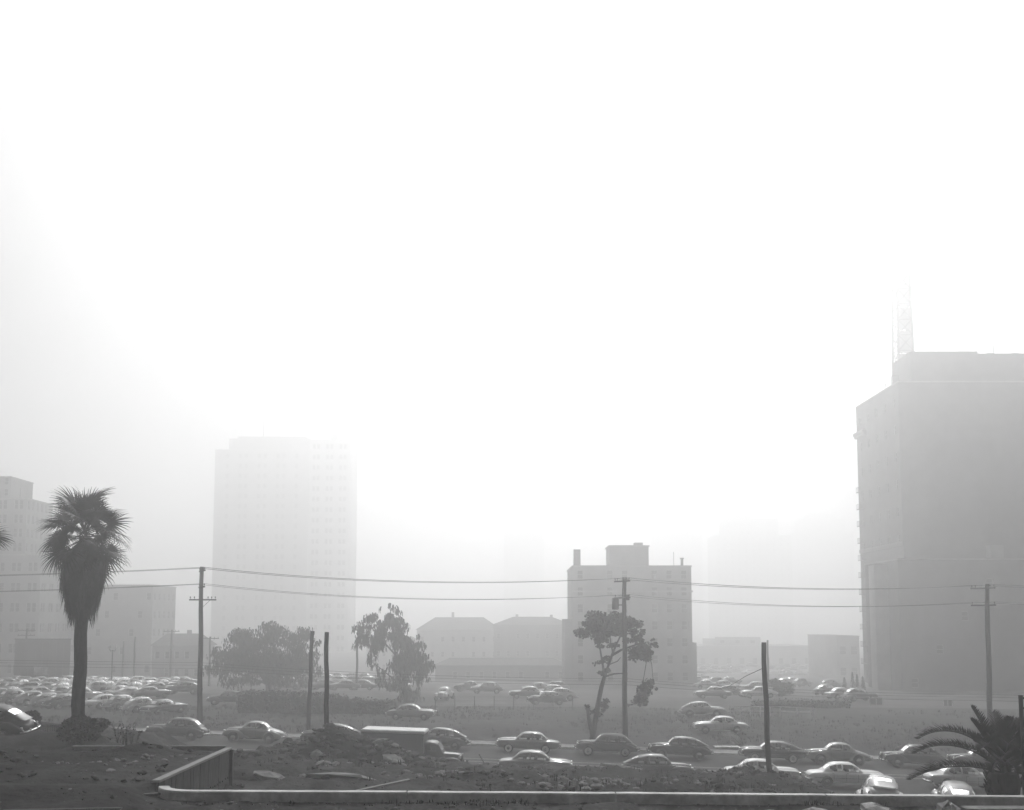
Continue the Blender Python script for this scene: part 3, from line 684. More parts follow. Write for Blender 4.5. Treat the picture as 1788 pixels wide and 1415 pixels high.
# cars on the far verge and field
def fcar(px, py, kind, shade, label, yaw, ww=False, group=None):
    p = gpos(px, py, 84); return car(kind, shade, label, (p.x, p.y, gz(p.x, p.y) + .02), yaw, 0, ww, group)
fcar(1258, 1281, 'pontoon', 'light', 'pale slab-sided sedan pulled off on the field beside straw', math.pi - .04)
fcar(1226, 1252, 'fastback', 'grey', 'pale humpbacked sedan facing the white rail fence on the field', -.05)
fcar(718, 1257, 'pontoon', 'mid', 'grey sedan emerging from the end of the ivy hedge', -.12)
fcar(398, 1231, 'fastback', 'dark', 'dark car nosed beside the ivy hedge under the pepper tree', math.pi + .15)
fcar(922, 1220, 'pontoon', 'mid', 'grey sedan at the front of the little row by the frame house', math.pi)
fcar(955, 1231, 'fastback', 'dark', 'dark fastback nearest the leaning tree in the little row', math.pi + .1)
fcar(776, 1222, 'fastback', 'light', 'pale car standing end on alone in the middle lot', math.radians(-100))
# crowded lots: repeats
KK = ['sedan', 'fastback', 'coupe', 'pontoon', 'pontoon_fastback', 'pontoon']; SH = ['mid', 'dark', 'grey', 'light', 'black', 'dark', 'black', 'black', 'mid', 'dark']
SHW = dict(black='black', dark='dark', mid='grey', grey='grey', light='pale', white='white')
def put(px, py, yaw, place, group, k=None, s=None, parts=False):
    p = gpos(px, py, 95, 420); k = k or R.choice(KK); s = s or R.choice(SH); z = gz(p.x, p.y) + .02
    lab = '%s %s parked in %s' % (SHW[s], {'sedan': 'upright sedan', 'fastback': 'humpbacked sedan', 'coupe': 'short-roofed coupe', 'pontoon': 'slab-sided sedan', 'pontoon_fastback': 'low fastback'}[k], place)
    (car(k, s, lab, (p.x, p.y, z), yaw, 0, False, group) if parts else far_car(k, s, lab, (p.x, p.y, z), yaw, group))
LL = ('the crowded lot behind the tall fan palm', 'cars in the lot behind the fan palm')
a_ = math.radians(58)
for px, py, k, s in ((286, 1247, 'pontoon', 'dark'), (250, 1244, 'fastback', 'grey'), (216, 1240, 'sedan', 'mid'), (186, 1237, 'pontoon', 'light'), (113, 1237, 'fastback', 'dark'), (88, 1235, 'fastback', 'mid'), (60, 1231, 'fastback', 'grey'), (28, 1229, 'sedan', 'dark'), (2, 1226, 'fastback', 'black')):
    put(px, py, a_ + R.uniform(-.1, .1), LL[0], LL[1], k, s, True)
for py, px0, px1, st in ((1226, 150, 175, 26), (1221, 205, 262, 28), (1221, 20, 120, 27), (1212, 8, 130, 25), (1211, 160, 290, 24), (1204, 20, 300, 22), (1199, 30, 330, 21)):
    px = px0
    while px <= px1:
        if R.random() < .78: put(px + R.uniform(-6, 6), py + R.uniform(-1.2, 1.2), a_ + R.uniform(-.25, .25) + (math.pi if R.random() < .3 else 0), LL[0], LL[1]); px += st
put(322, 1212, math.pi, LL[0], LL[1], 'fastback', 'dark')
LM = ('the row under the pepper trees', 'cars in the lot under the pepper trees')
for py, px0, px1, st in ((1205, 500, 700, 33), (1196, 480, 720, 27), (1189, 470, 640, 24)):
    px = px0
    while px <= px1: put(px + R.uniform(-4, 4), py + R.uniform(-.8, .8), math.pi + R.uniform(-.3, .3), *LM); px += st
LC = ('the little row by the frame house', 'cars by the frame house')
for px, py, k, s in ((940, 1211, 'pontoon', 'dark'), (962, 1218, 'sedan', 'mid'), (975, 1224, 'fastback', 'grey'), (968, 1208, 'sedan', 'grey'), (850, 1211, 'sedan', 'mid'), (820, 1208, 'coupe', 'dark')):
    put(px, py, math.pi + R.uniform(-.1, .1), LC[0], LC[1], k, s)
LR = ('the hazy lot between the square block and the dark block', 'cars in the lot by the dark block')
for px, py, yaw, k, s in ((1245, 1220, math.pi, 'pontoon', 'mid'), (1278, 1217, 0, 'fastback', 'dark'), (1325, 1219, math.pi, 'pontoon', 'light'), (1318, 1208, math.pi, 'fastback', 'mid'), (1235, 1203, 0, 'pontoon', 'light'), (1268, 1206, 0, 'sedan', 'grey'),
                          (1445, 1214, .5, 'fastback', 'mid'), (1470, 1221, .35, 'pontoon', 'grey'), (1500, 1224, .3, 'sedan', 'mid'), (1452, 1203, .2, 'sedan', 'dark'), (1385, 1196, .6, 'fastback', 'light'), (1372, 1198, .6, 'fastback', 'grey'), (1400, 1199, .6, 'sedan', 'mid')):
    put(px, py, yaw, LR[0], LR[1], k, s)
for py, px0, px1, st in ((1194, 1220, 1300, 27), (1186, 1220, 1310, 24), (1181, 1350, 1480, 23), (1177, 1220, 1480, 22), (1171, 1222, 1490, 20), (1166, 1225, 1480, 17), (1162, 1225, 1490, 16)):
    px = px0
    while px <= px1:
        if R.random() < .8: put(px + R.uniform(-4, 4), py + R.uniform(-.8, .8), R.choice((0, math.pi)) + R.uniform(-.2, .2), *LR)
        px += st

# box truck
p = lane(690, 69.6); r = thing('box_truck', 'dark box truck with pale flat roof parked behind the dirt mound', 'truck', p, (0, .03, YAW))
def part(nm, b, m, par=None): return b.build(nm, m, par or r)
td = PAINT['dark']
part('cargo_box', MB().bbox(-2.2, 2.0, -1.02, 1.02, .75, 2.52, .03), td)
b = MB(); b.rings([[(-2.26+e, -1.08+e, z), (2.06-e, -1.08+e, z), (2.06-e, 1.08-e, z), (-2.26+e, 1.08-e, z)] for z, e in ((2.523, 0), (2.62, 0), (2.70, .08), (2.73, .3))], smooth=False); part('cargo_roof', b, mat('truck_roof_paint', .6, .38, .12, 1.5, .004, 8, spec=.5))
part('chassis', MB().box(-2.2, 4.1, -.45, .45, .5, .74), iron)
b = MB(); loft(b, dict(yc=[(-9,0),(9,0)], hw=C((2.02,.86),(2.9,.86),(3.25,.82),(3.35,.74)), zb=[(-9,.6),(9,.6)], zt=C((2.02,1.98),(2.5,2.02),(2.85,1.96),(3.15,1.5),(3.35,1.24))), 16, 5, .2); cab = part('cab', b, td)
b = MB(); b.sm = True; b.quad((2.93, -.66, 1.90), (2.93, .66, 1.90), (3.21, .70, 1.46), (3.21, -.70, 1.46)); part('windscreen', b, pane_m, cab)
for sg in (-1, 1):
    b = MB(); b.quad((2.25, .868*sg, 1.38), (2.88, .868*sg, 1.38), (2.84, .80*sg, 1.82), (2.25, .80*sg, 1.82)); part('side_window', b, pane_m, cab)
b = MB(); loft(b, dict(yc=[(-9,0),(9,0)], hw=C((3.2,.66),(3.9,.50),(4.5,.40),(4.58,.3)), zb=[(-9,.6),(9,.6)], zt=C((3.2,1.30),(3.9,1.26),(4.4,1.20),(4.58,1.08))), 14, 3.4, .2); part('hood', b, td)
for sg in (-1, 1):
    b = MB(); loft(b, dict(yc=[(-9,.72*sg),(9,.72*sg)], hw=C((3.1,.08),(3.6,.22),(4.2,.22),(4.6,.1)), zb=[(-9,.5),(9,.5)], zt=C((3.1,.6),(3.5,.95),(4.0,1.02),(4.4,.9),(4.6,.65))), 12, 2.6, .16); part('fender', b, td)
    b = MB(); b.box(2.5, 2.54, min(.9*sg,1.1*sg), max(.9*sg,1.1*sg), 1.5, 1.75); part('mirror', b, chrome)
    for x in (3.95, -1.1):
        t, h, _ = wheel_parts(.42, False); M = Matrix.Translation((x, .80*sg, .42)) @ Matrix.Rotation(0 if sg > 0 else math.pi, 4, 'Z')
        b = MB(); b.add(t, M); wq = part('wheel', b, tyre); b = MB(); b.add(h, M); part('hub', b, hub_m, wq)
    b = MB(); b.lathe([(-.1, .06), (.05, .12), (.07, .1)], 12, Matrix.Translation((4.45, .62*sg, 1.05)) @ Matrix.Rotation(-math.pi/2, 4, 'Z')); part('headlight', b, lens_m)
part('bumper', MB().bbox(4.66, 4.74, -.9, .9, .5, .66, .02), chrome)
# ------------------------------------------------------------------ poles and wires
def pole_wood(root, h, r0, r1, name='pole', lean=(0, 0), m=pole_m):
    b = MB(); n = 8; b.tube([(lean[0]*k/n + .03*math.sin(k*1.7), lean[1]*k/n, -1.0 + (h+1.0)*k/n) for k in range(n+1)], [lerp(r0, r1, k/n) for k in range(n+1)], 12); return b.build(name, m, root)
def arm(root, z, L, rz, pins, brace=True, x=.0):
    M = Matrix.Translation((0, 0, z)) @ Matrix.Rotation(rz, 4, 'Z')
    b = MB(); b.box(-L/2, L/2, -.20, -.09, -.06, .06, M); o = b.build('crossarm', pole_m, root)
    for t in pins:
        i = MB(); i.tube([M @ Vector((t*L/2, -.145, .06)), M @ Vector((t*L/2, -.145, .16))], .02, 6); i.tube([M @ Vector((t*L/2, -.145, .16)), M @ Vector((t*L/2, -.145, .22)), M @ Vector((t*L/2, -.145, .28))], [.05, .06, .03], 8); i.build('insulator', iron, o)
    if brace: i = MB(); i.tube([M @ Vector((L*.28, -.15, -.03)), M @ Vector((.04, -.17, -L*.26))], .018, 5); i.build('brace', iron, o)
    return [M @ Vector((t*L/2, -.145, .26)) for t in pins]
POLES = []
for px, py, Y, lab in ((352, 990, 88.5, 'tall wooden utility pole with three crossarms standing left of the pepper trees'), (1090, 1008, 86.5, 'tall wooden utility pole carrying a transformer against the leaning tree'), (1723, 1020, 84.6, 'tall wooden utility pole in front of the huge dark block')):
    x = X(px, 1150, Y); z0 = gz(x, Y); r = thing('utility_pole', lab, 'pole', (x, Y, z0)); h = Z(py, Y) - z0
    pole_wood(r, h, .24, .17, 'pole', (X(px, py, Y) - x + .0, 0))
    A = arm(r, h - .35, 2.3, math.radians(-62), (-.9, -.6, .6, .9), False); B = arm(r, h - 1.75, 2.3, math.radians(-62), (-.9, .9), False)
    if px == 352: arm(r, h - 2.85, 2.3, .03, (-.92, -.62, .4, .66, .93), True)
    POLES.append(([r.location + a for a in A], [r.location + a for a in B], r, h))
r, h = POLES[1][2], POLES[1][3]
b = MB(); b.rings([[(-.72 + q*math.cos(k*math.pi/6), -.1 + q*math.sin(k*math.pi/6), h-1.75-dz) for k in range(12)] for dz, q in ((0,.24),(.05,.29),(.95,.29),(1.0,.2))]); b.box(-.45, -.15, -.16, -.04, h-2.4, h-2.3); tr = b.build('transformer', iron, r)
b = MB(); b.bbox(.2, .48, -.2, .1, h-1.95, h-1.5, .03); b.build('switch_box', iron, r)
def wire(a, c, sag, label, group, rad=.011, n=14):
    b = MB(); a, c = Vector(a), Vector(c)
    b.tube([a.lerp(c, k/n) - Vector((0, 0, 4*sag*(k/n)*(1-k/n))) for k in range(n+1)], rad, 4); return tag(b.build('overhead_wire', iron), label, 'wire', group)
G = 'wires strung along the utility poles'
ends_l = Vector((-64, 3.5, -.2)); ends_r = Vector((64, -3.5, -.6))
for i in range(4):
    p = [P[0][i] for P in POLES]
    wire(p[0], p[1], .75, 'upper overhead wire between the pole by the pepper trees and the transformer pole', G); wire(p[1], p[2], .6, 'upper overhead wire between the transformer pole and the pole at the dark block', G)
    wire(p[0], p[0] + ends_l, .7, 'upper overhead wire passing behind the tall fan palm', G); wire(p[2], p[2] + ends_r, .6, 'upper overhead wire running out past the dark block', G)
for i in range(2):
    p = [P[1][i] for P in POLES]
    wire(p[0], p[1], .8, 'lower overhead wire between the pole by the pepper trees and the transformer pole', G, .015); wire(p[1], p[2], .65, 'lower overhead wire between the transformer pole and the pole at the dark block', G, .015)
    wire(p[0], p[0] + ends_l, .7, 'lower overhead wire passing behind the tall fan palm', G, .015); wire(p[2], p[2] + ends_r, .6, 'lower overhead wire running out past the dark block', G, .015)
G2 = 'telephone cables low on the poles'
for k, dz in enumerate((0, -.22, -.5)):
    q = [P[2].location + Vector((0, -.22, zz + dz)) for P, zz in zip(POLES, (5.75, 5.6, 5.3))]
    wire(q[0] + Vector((-64, 3.5, 1.2)), q[0], .2, 'low telephone cable crossing in front of the billboard', G2); wire(q[0], q[1], .35, 'low telephone cable crossing the pepper trees', G2); wire(q[1], q[2], .3, 'low telephone cable crossing in front of the hazy lot', G2); wire(q[2], q[2] + Vector((60, -3, -.8)), .2, 'low telephone cable crossing the foot of the dark block', G2)

def post(pxt, pyt, pxb, pyb, Y, rad, lab):
    a, c = at(pxb, pyb, Y), at(pxt, pyt, Y); z0 = gz(a.x, a.y)
    f = (c - a) / (c.z - a.z); base = a + f * (z0 - a.z); r = thing('wooden_post', lab, 'post', base); h = c.z - z0
    o = pole_wood(r, h, rad*1.08, rad*.92, 'shaft', ((f*h).x, 0)); b = MB(); b.tube([(f.x*h*.6, -rad*.9, h*.6), (f.x*h*.6, -rad*1.6, h*.6+.1)], .03, 5); b.build('hook', iron, r); return base, c
post(545, 1102, 538, 1272, 86.9, .17, 'thinner bare post leaning beside the one on the dirt mound')
post(570, 1104, 571, 1282, 60.6, .14, 'bare square-cut post planted in the dirt mound')
bb, tp = post(1333, 1122, 1343, 1340, 58.6, .15, 'thick bare post leaning over the rubble mound near the driveway')
tag(MB().tube([tp - Vector((-.06, 0, 1.4)), at(1304, 1180, 62), at(1272, 1199, 70), at(1252, 1204, 86)], .02, 5).build('guy_wire', iron), 'slack guy wire running down from the thick leaning post', 'wire')

# ------------------------------------------------------------------ trees
def leaves(b, c, rad, n, size, droop=0.0, rnd=R, flat=.0):
    c = Vector(c)
    for _ in range(n):
        d = Vector((rnd.gauss(0,1), rnd.gauss(0,1), rnd.gauss(0,1))).normalized(); q = rnd.random()**.42
        p = c + Vector((d.x*rad[0], d.y*rad[1], d.z*rad[2])) * q
        u = Vector((rnd.gauss(0,1), rnd.gauss(0,1), rnd.gauss(0,.6))).normalized(); v = u.cross(Vector((rnd.gauss(0,1), rnd.gauss(0,1), rnd.gauss(0,1)))).normalized()
        s = size * rnd.uniform(.6, 1.4)
        if droop: v = (v*.35 + Vector((0, 0, -1))).normalized(); b.quad(p - u*s*.22, p + u*s*.22, p + u*s*.1 + v*s*droop, p - u*s*.1 + v*s*droop)
        else: b.quad(p - u*s*.5, p + v*s*.32, p + u*s*.55, p - v*s*.3)
def crown_clumps(b, clumps, Y, dens, size, droop=0, dy=.8):
    extra = [(px + R.uniform(-1, 1)*rx*.85, py + R.uniform(-1, 1)*ry*.85, max(5, rx*.22), max(4, ry*.25)) for px, py, rx, ry in clumps for _ in range(3)]
    for px, py, rx, ry in clumps + extra:
        m = Y / F; c = at(px, py, Y + R.uniform(-1, 1) * dy * rx * m)
        sub = max(3, int(rx * ry / 60))
        for _ in range(sub):
            d = Vector((R.uniform(-1,1), R.uniform(-1,1), R.uniform(-1,1)));  d = d.normalized() * R.random()**.5 if d.length else d
            cc = c + Vector((d.x*rx*m*.85, d.y*rx*m*dy, d.z*ry*m*.85)); q = R.uniform(.28, .55)
            leaves(b, cc, (rx*m*q, rx*m*q, ry*m*q*.9), max(6, int(dens * (rx*ry) * q)), size, droop)
def limb(b, pts, r0, r1, Y, n=7):
    P = [at(p[0], p[1], Y + (p[2] if len(p) > 2 else 0)) for p in pts]; b.tube(P, [lerp(r0, r1, i/(len(P)-1)) for i in range(len(P))], n)
def tree(name, lab, Y, trunk, limbs, clumps, dens, size, lm, droop=0, dy=.8):
    o = at(trunk[0][0], trunk[0][1], Y); base = Vector((o.x, Y, gz(o.x, Y))); r = thing(name, lab, 'tree', base)
    b = MB(); limb(b, trunk, limbs[0], limbs[1], Y)
    t = b.build('trunk', bark, r); t.location = -base
    for i, l in enumerate(limbs[2]):
        b = MB(); limb(b, l[0], l[1], l[2], Y, 6); q = b.build('limb', bark, r); q.location = -base
    b = MB(); crown_clumps(b, clumps, Y, dens, size, droop, dy); c = b.build('crown', lm, r); c.location = -base
    return r
tree('leaning_tree', 'tall sparse leaning tree with clumped crown beside the transformer pole', 89.5, [(1033, 1300), (1038, 1265), (1044, 1230), (1050, 1200), (1056, 1180)], (.26, .17, [
    ([(1056,1180),(1053,1165),(1048,1135,.5),(1044,1110,1)], .13, .05), ([(1056,1180),(1063,1160),(1070,1140,-1),(1078,1122,-1),(1088,1100,-2)], .15, .05), ([(1068,1145),(1085,1135,-1),(1105,1128,-2),(1122,1122,-2)], .12, .05),
    ([(1056,1182),(1072,1177,-.5),(1088,1176,-1)], .09, .05), ([(1070,1140),(1066,1120,1),(1064,1095,1)], .09, .03), ([(1122,1122,-2),(1130,1135,-2),(1128,1160,-2),(1122,1195,-2)], .05, .03), ([(1130,1135,-2),(1138,1160,-2),(1140,1185,-2)], .04, .02), ([(1065,1160,0),(1078,1155,-1),(1084,1148,-1)], .06, .03),
    ([(1048,1135,.5),(1040,1120,1),(1036,1100,1)], .06, .03), ([(1036,1290,0),(1029,1262,0),(1026,1238,0)], .19, .15), ([(1044,1232,0),(1036,1240,0),(1029,1250,0)], .06, .05)]),
    [(1052,1088,40,20),(1024,1108,22,13),(1045,1115,22,17),(1090,1092,30,22),(1075,1080,24,13),(1112,1095,14,16),(1120,1135,24,27),(1112,1118,18,12),(1132,1128,16,14),(1045,1157,17,8),(1060,1152,8,6),(1057,1176,14,8),(1075,1128,8,5),(1055,1128,20,8),(1125,1212,23,21),(1138,1192,10,14),(1112,1222,14,12),(1055,1232,16,14),(1045,1242,10,8),(1027,1236,4,5),(1104,1150,8,6),(1075,1104,22,14),(1100,1112,18,12),(1060,1100,26,14),(1035,1096,22,14),(1130,1148,14,12),(1118,1200,14,12),(1128,1222,14,10)], .55, .26, leaf_d, 0, .7)
tree('pepper_tree', 'broad rounded pepper tree above the ivy hedge', 138, [(470, 1222), (470, 1205), (468, 1190), (462, 1170)], (.5, .3, [([(468,1195),(440,1160,2),(420,1125,2)], .22, .06), ([(468,1190),(480,1150,-2),(478,1110,-2)], .24, .06), ([(469,1195),(505,1160,1),(530,1120,1)], .2, .06), ([(468,1195),(400,1170,0),(375,1160,0)], .15, .05)]),
    [(470,1110,42,26),(430,1120,38,28),(520,1118,34,24),(400,1150,34,30),(450,1150,60,30),(520,1155,44,30),(380,1172,22,22),(550,1165,18,22),(420,1185,36,14),(520,1188,30,14),(475,1095,20,12),(415,1105,18,12),(530,1100,14,12),(475,1175,50,20),(556,1128,10,14)], .24, .34, leaf_m, 1.1, .9)
tree('weeping_pepper_tree', 'tall ragged weeping pepper tree with a drooping side plume', 128, [(712, 1240), (710, 1220), (704, 1190), (696, 1150)], (.42, .26, [([(704,1190),(690,1140,1),(684,1085,1)], .2, .05), ([(704,1185),(725,1150,-1),(730,1120,-1)], .18, .05), ([(696,1150),(660,1110,0),(640,1085,0)], .13, .04), ([(706,1200),(680,1180,1),(655,1160,1)], .12, .04)]),
    [(682,1075,24,18),(685,1095,26,20),(640,1085,24,17),(662,1088,16,12),(632,1105,14,20),(660,1115,16,38),(648,1112,12,24),(652,1150,10,26),(700,1115,28,22),(720,1130,26,26),(725,1160,32,26),(700,1160,32,30),(735,1180,20,16),(690,1190,24,18),(715,1210,26,20),(665,1185,10,26),(690,1062,10,8),(621,1095,8,12),(622,1118,8,18),(640,1118,9,20)], .30, .30, leaf_m, 1.6, .8)
# shrubs
def shrub(name, lab, px, py, Y, rx, ry, dens, size, lm, group=None, cat='shrub', sticks=5, droop=0, zoff=0):
    o = at(px, py, Y); g = gz(o.x, Y); r = thing(name, lab, cat, (o.x, Y, g), (0,0,0), group); m = Y / F
    b = MB()
    for k in range(sticks):
        a = R.uniform(0, 6.28); q = R.uniform(.2, .8); b.tube([(0,0,-.1), (math.cos(a)*rx*m*q*.5, math.sin(a)*rx*m*q*.5, ry*m*.8), (math.cos(a)*rx*m*q, math.sin(a)*rx*m*q, ry*m*R.uniform(1.2, 1.8))], [.04, .025, .008], 5)
    b.build('stems', bark, r); b = MB()
    for k in range(max(4, int(rx*ry/40))):
        d = Vector((R.uniform(-1,1), R.uniform(-1,1), R.uniform(-1,1))); d = d.normalized() * R.random()**.4; q = R.uniform(.3, .5)
        leaves(b, (d.x*rx*m*.8, d.y*rx*m*.7, ry*m + d.z*ry*m*.8), (rx*m*q, rx*m*q, ry*m*q), int(dens*rx*ry*q), size, droop)
    b.build('foliage', lm, r); return r
shrub('round_shrub', 'leafy shrub growing in the hazy lot behind the thick post', 1365, 1212, 146, 28, 17, 1.0, .32, leaf_m)
shrub('palm_foot_bush', 'dense dark bush spread around the foot of the tall fan palm', 138, 1290, 49.2, 44, 20, 2.0, .16, leaf_d, sticks=14)
shrub('dark_shrub', 'dark rounded shrub between the black car and the palm foot', 50, 1278, 56, 22, 20, 1.6, .16, leaf_d, sticks=8)
for px, py, h in ((1475, 1206, 11), (1489, 1206, 16), (1497, 1206, 14), (1507, 1206, 12)):
    o = at(px, py, 172); r = thing('slim_cypress', 'slim dark cypress standing against the foot of the dark block', 'tree', (o.x, 172, gz(o.x, 172)), group='cypresses by the dark block')
    MB().tube([(0,0,-.2),(0,0,1.5)], .08, 6).build('trunk', bark, r); b = MB(); H = h*2*172/F
    for k in range(10): leaves(b, (0, 0, .3 + H*k/10), (.42*(1.05-k/10)+.1,)*2 + (H*.1,), 60, .2, .8)
    b.build('crown', leaf_d, r)
# the ivy hedge: a long uneven bank of leaves over a low wall
def hedge(name, lab, pts, Y, n, size):
    x0, x1 = X(pts[0][0], pts[0][1], Y), X(pts[-1][0], pts[-1][1], Y); r = thing(name, lab, 'hedge', ((x0+x1)/2, Y, gz((x0+x1)/2, Y)))
    core = MB(); lv = MB(); N = 40
    for k in range(N):
        px = lerp(pts[0][0], pts[-1][0], (k+.5)/N); py = curve_at(pts, px); xx = X(px, py, Y) - r.location.x; zt = Z(py, Y) - r.location.z; w2 = (x1-x0)/N*.5
        core.box(xx-w2+.01, xx+w2-.01, -.5, .5, -.4, zt-.25-R.random()*.2)
        for q in range(n):
            p = Vector((xx + R.uniform(-w2, w2)*1.2, -.55 + R.uniform(-.35, .2), R.random()**.8 * zt)) if R.random() < .7 else Vector((xx + R.uniform(-w2, w2)*1.2, R.uniform(-.6, .6), zt + R.gauss(-.1, .14)))
            leaves(lv, p, (.15,)*3, 1, size)
    core.build('stem_mass', bark, r); lv.build('leaves', leaf_d, r); return r
hedge('ivy_hedge', 'long dark ivy hedge under the pepper trees beside the road field', [(418,1207),(480,1209),(560,1211),(612,1220),(650,1224),(690,1225)], 112, 110, .26)
hedge('clipped_hedge', 'long low dark hedge along the edge of the hazy lot', [(1312,1225),(1400,1224),(1482,1226)], 124, 60, .22)

# ------------------------------------------------------------------ palms
def fan_frond(L, pet, seed):
    rr = random.Random(seed); b = MB()
    b.tube([(0,0,0), (pet*.5,0,.02), (pet,0,0)], [.03,.024,.018], 5)
    n = 26; tip_ = math.radians(4 + 7*(seed % 4))
    for k in range(n):
        a = math.radians(lerp(-118, 118, k/(n-1)) + rr.uniform(-2, 2)); l = L * (.62 + .38*math.cos(a*.72)) * rr.uniform(.92, 1.06)
        d = Vector((math.cos(a), math.sin(a), 0)); w = Vector((-d.y, d.x, 0)); o = Vector((pet, 0, 0)); dr = rr.uniform(.10, .34)
        pts = [(0, .016, 0), (.35, .042, .03), (.62, .034, -.02), (.84, .018, -dr*.45), (1.0, .004, -dr)]
        prev = None
        for t, wd, dz in pts:
            c = o + Vector((d.x*math.cos(tip_), d.y, -d.x*math.sin(tip_)))*l*t + Vector((0, 0, dz*l + .10*abs(math.sin(a))*l*t)); cur = (c - w*wd, c + w*wd)
            if prev: b.quad(prev[0], prev[1], cur[1], cur[0])
            prev = cur
    return b
FAN = [fan_frond(1.12 + .08*i, 1.15 + .14*i, 40+i).mesh('frond', frond_m) for i in range(4)]
def dead_frond(seed):
    rr = random.Random(seed); b = MB()
    for k in range(9):
        x = rr.uniform(-.26, .26); l = rr.uniform(.7, 1.25); pts = [(x*.3, -.02, 0), (x*.8, .04+rr.uniform(-.03,.03), -l*.45), (x*1.1+rr.uniform(-.06,.06), .03+rr.uniform(-.05,.08), -l)]
        prev = None
        for i, p in enumerate(pts):
            wd = (.02, .035, .004)[i]; cur = (Vector(p)-Vector((wd,0,0)), Vector(p)+Vector((wd,0,0)))
            if prev: b.quad(prev[0], prev[1], cur[1], cur[0])
            prev = cur
    return b
DEAD = [dead_frond(90+i).mesh('dead_frond', leaf_dry) for i in range(5)]
def fan_palm(lab, base, H, hz, seed, rtr=.31):
    # H: height of the crown heart, hz: bottom of the skirt
    rr = random.Random(seed); r = thing('fan_palm', lab, 'palm tree', base)
    b = MB(); n = 26; b.tube([(.03*math.sin(k*.8), 0, -.3 + (H+.3)*k/n) for k in range(n+1)], [rtr*(1.12 if k < 2 else 1.0 - .12*k/n)*(1+.03*(k % 2)) for k in range(n+1)], 16); b.build('trunk', bark, r)
    # skirt of dead leaves round the upper trunk
    b = MB(); prof = [(hz, .40), (hz+.5, .62), (lerp(hz, H, .35), .88), (lerp(hz, H, .55), 1.06), (lerp(hz, H, .70), 1.0), (H-.55, .62), (H-.1, .25)]
    b.rings([[(math.cos(k*math.pi/10)*q*.86, math.sin(k*math.pi/10)*q*.86, z) for k in range(20)] for z, q in prof]); sk = b.build('skirt', leaf_dry, r)
    for k in range(300):
        u = rr.random(); z = lerp(hz+.55, H-.35, u**.9); q = curve_at(prof, z) * rr.uniform(.84, 1.02); a = rr.uniform(0, 6.283)
        o = link('dead_frond', rr.choice(DEAD), r); tilt = rr.uniform(-.28, .05) if z < lerp(hz, H, .7) else rr.uniform(.0, .4)
        o.matrix_local = Matrix.Translation((math.cos(a)*q, math.sin(a)*q, z)) @ Matrix.Rotation(a + math.pi/2, 4, 'Z') @ Matrix.Rotation(-tilt, 4, 'X') @ Matrix.Rotation(rr.uniform(-.1, .1), 4, 'Y')
    for k in range(46):
        u = (k + .5) / 46; el = math.radians(lerp(90, -50, u) + rr.uniform(-9, 9)); a = k * 2.39996 + rr.uniform(-.2, .2)
        o = link('frond', rr.choice(FAN), r)
        o.matrix_local = Matrix.Translation((0, 0, H + .1 + .25*math.sin(el))) @ Matrix.Rotation(a, 4, 'Z') @ Matrix.Rotation(-el, 4, 'Y') @ Matrix.Rotation(rr.uniform(-1.4, 1.4), 4, 'X') @ Matrix.Scale(rr.uniform(.72, 1.06), 4)
    for k in range(20):
        a = k * 2.39996; el = math.radians(lerp(75, -30, (k+.5)/20) + rr.uniform(-12, 12)); o = link('frond', rr.choice(FAN), r)
        o.matrix_local = Matrix.Translation((0, 0, H + .05)) @ Matrix.Rotation(a, 4, 'Z') @ Matrix.Rotation(-el, 4, 'Y') @ Matrix.Rotation(rr.uniform(-1.2, 1.2), 4, 'X') @ Matrix.Scale(rr.uniform(.45, .72), 4)
    return r
Yp = 50; bp = at(135, 1290, Yp); bp.z = gz(bp.x, Yp)
tp_ = Z(940, Yp) - bp.z
fan_palm('tall fan palm with shaggy skirt of dead leaves rising above the bush', bp, tp_, Z(1078, Yp) - bp.z, 5)
b2 = at(-84, 1290, 52); b2.z = gz(b2.x, 52)
fan_palm('second fan palm, only its frond tips reaching past the stepped building', b2, Z(945, 52) - b2.z, Z(1085, 52) - b2.z, 11)

def feather_frond(L, el0, curl, seed, wid=.36):
    rr = random.Random(seed); b = MB(); n = 22; P = []; p = Vector((0,0,0)); e = el0
    for k in range(n+1):
        P.append(p.copy()); p = p + Vector((math.cos(e), 0, math.sin(e))) * (L/n); e -= curl/n * (1.0 + .9*(k/n))
    b.tube(P, [lerp(.035, .006, k/n) for k in range(n+1)], 6); lv = MB()
    m = 76
    for k in range(m):
        u = lerp(.10, 1.0, k/(m-1)); i = min(n-1, int(u*n)); f = u*n - i; c = P[i].lerp(P[i+1], f); t = (P[i+1]-P[i]).normalized(); nrm = Vector((-t.z, 0, t.x))
        l = wid * (.30 + .95*math.sin(math.pi*min(1, u*.86+.12))**.7) * rr.uniform(.88, 1.1)
        for s in (-1, 1):
            d = (t*.62 + Vector((0, s, 0))*.62 + nrm*(.55+rr.uniform(-.1,.15))).normalized(); w = t*.018
            tip = c + d*l + Vector((0,0,-.05*l)); mid = c + d*l*.5
            lv.quad(c - w*.6, c + w*.6, mid + w, mid - w); lv.quad(mid - w, mid + w, tip + w*.15, tip - w*.15)
    return b, lv
Yq = 33.6; bq = at(1752, 1350, Yq); g = gz(bq.x, Yq); r = thing('date_palm', 'dark squat date palm with arching feather fronds at the kerb', 'palm tree', (bq.x, Yq, g))
hh = max(.5, bq.z - g)
b = MB(); b.tube([(0,0,-.3)] + [(0,0,hh*k/6) for k in range(7)], [.5]+[.46+.05*(k % 2) for k in range(7)], 14); b.build('trunk', bark, r)
FR = [(182, 64, 70, 3.35, .36), (177, 46, 56, 3.1, .36), (184, 16, 32, 3.2, .36), (178, 72, 10, 2.3, .34), (186, 66, 12, 2.0, .34)]
rr = random.Random(3)
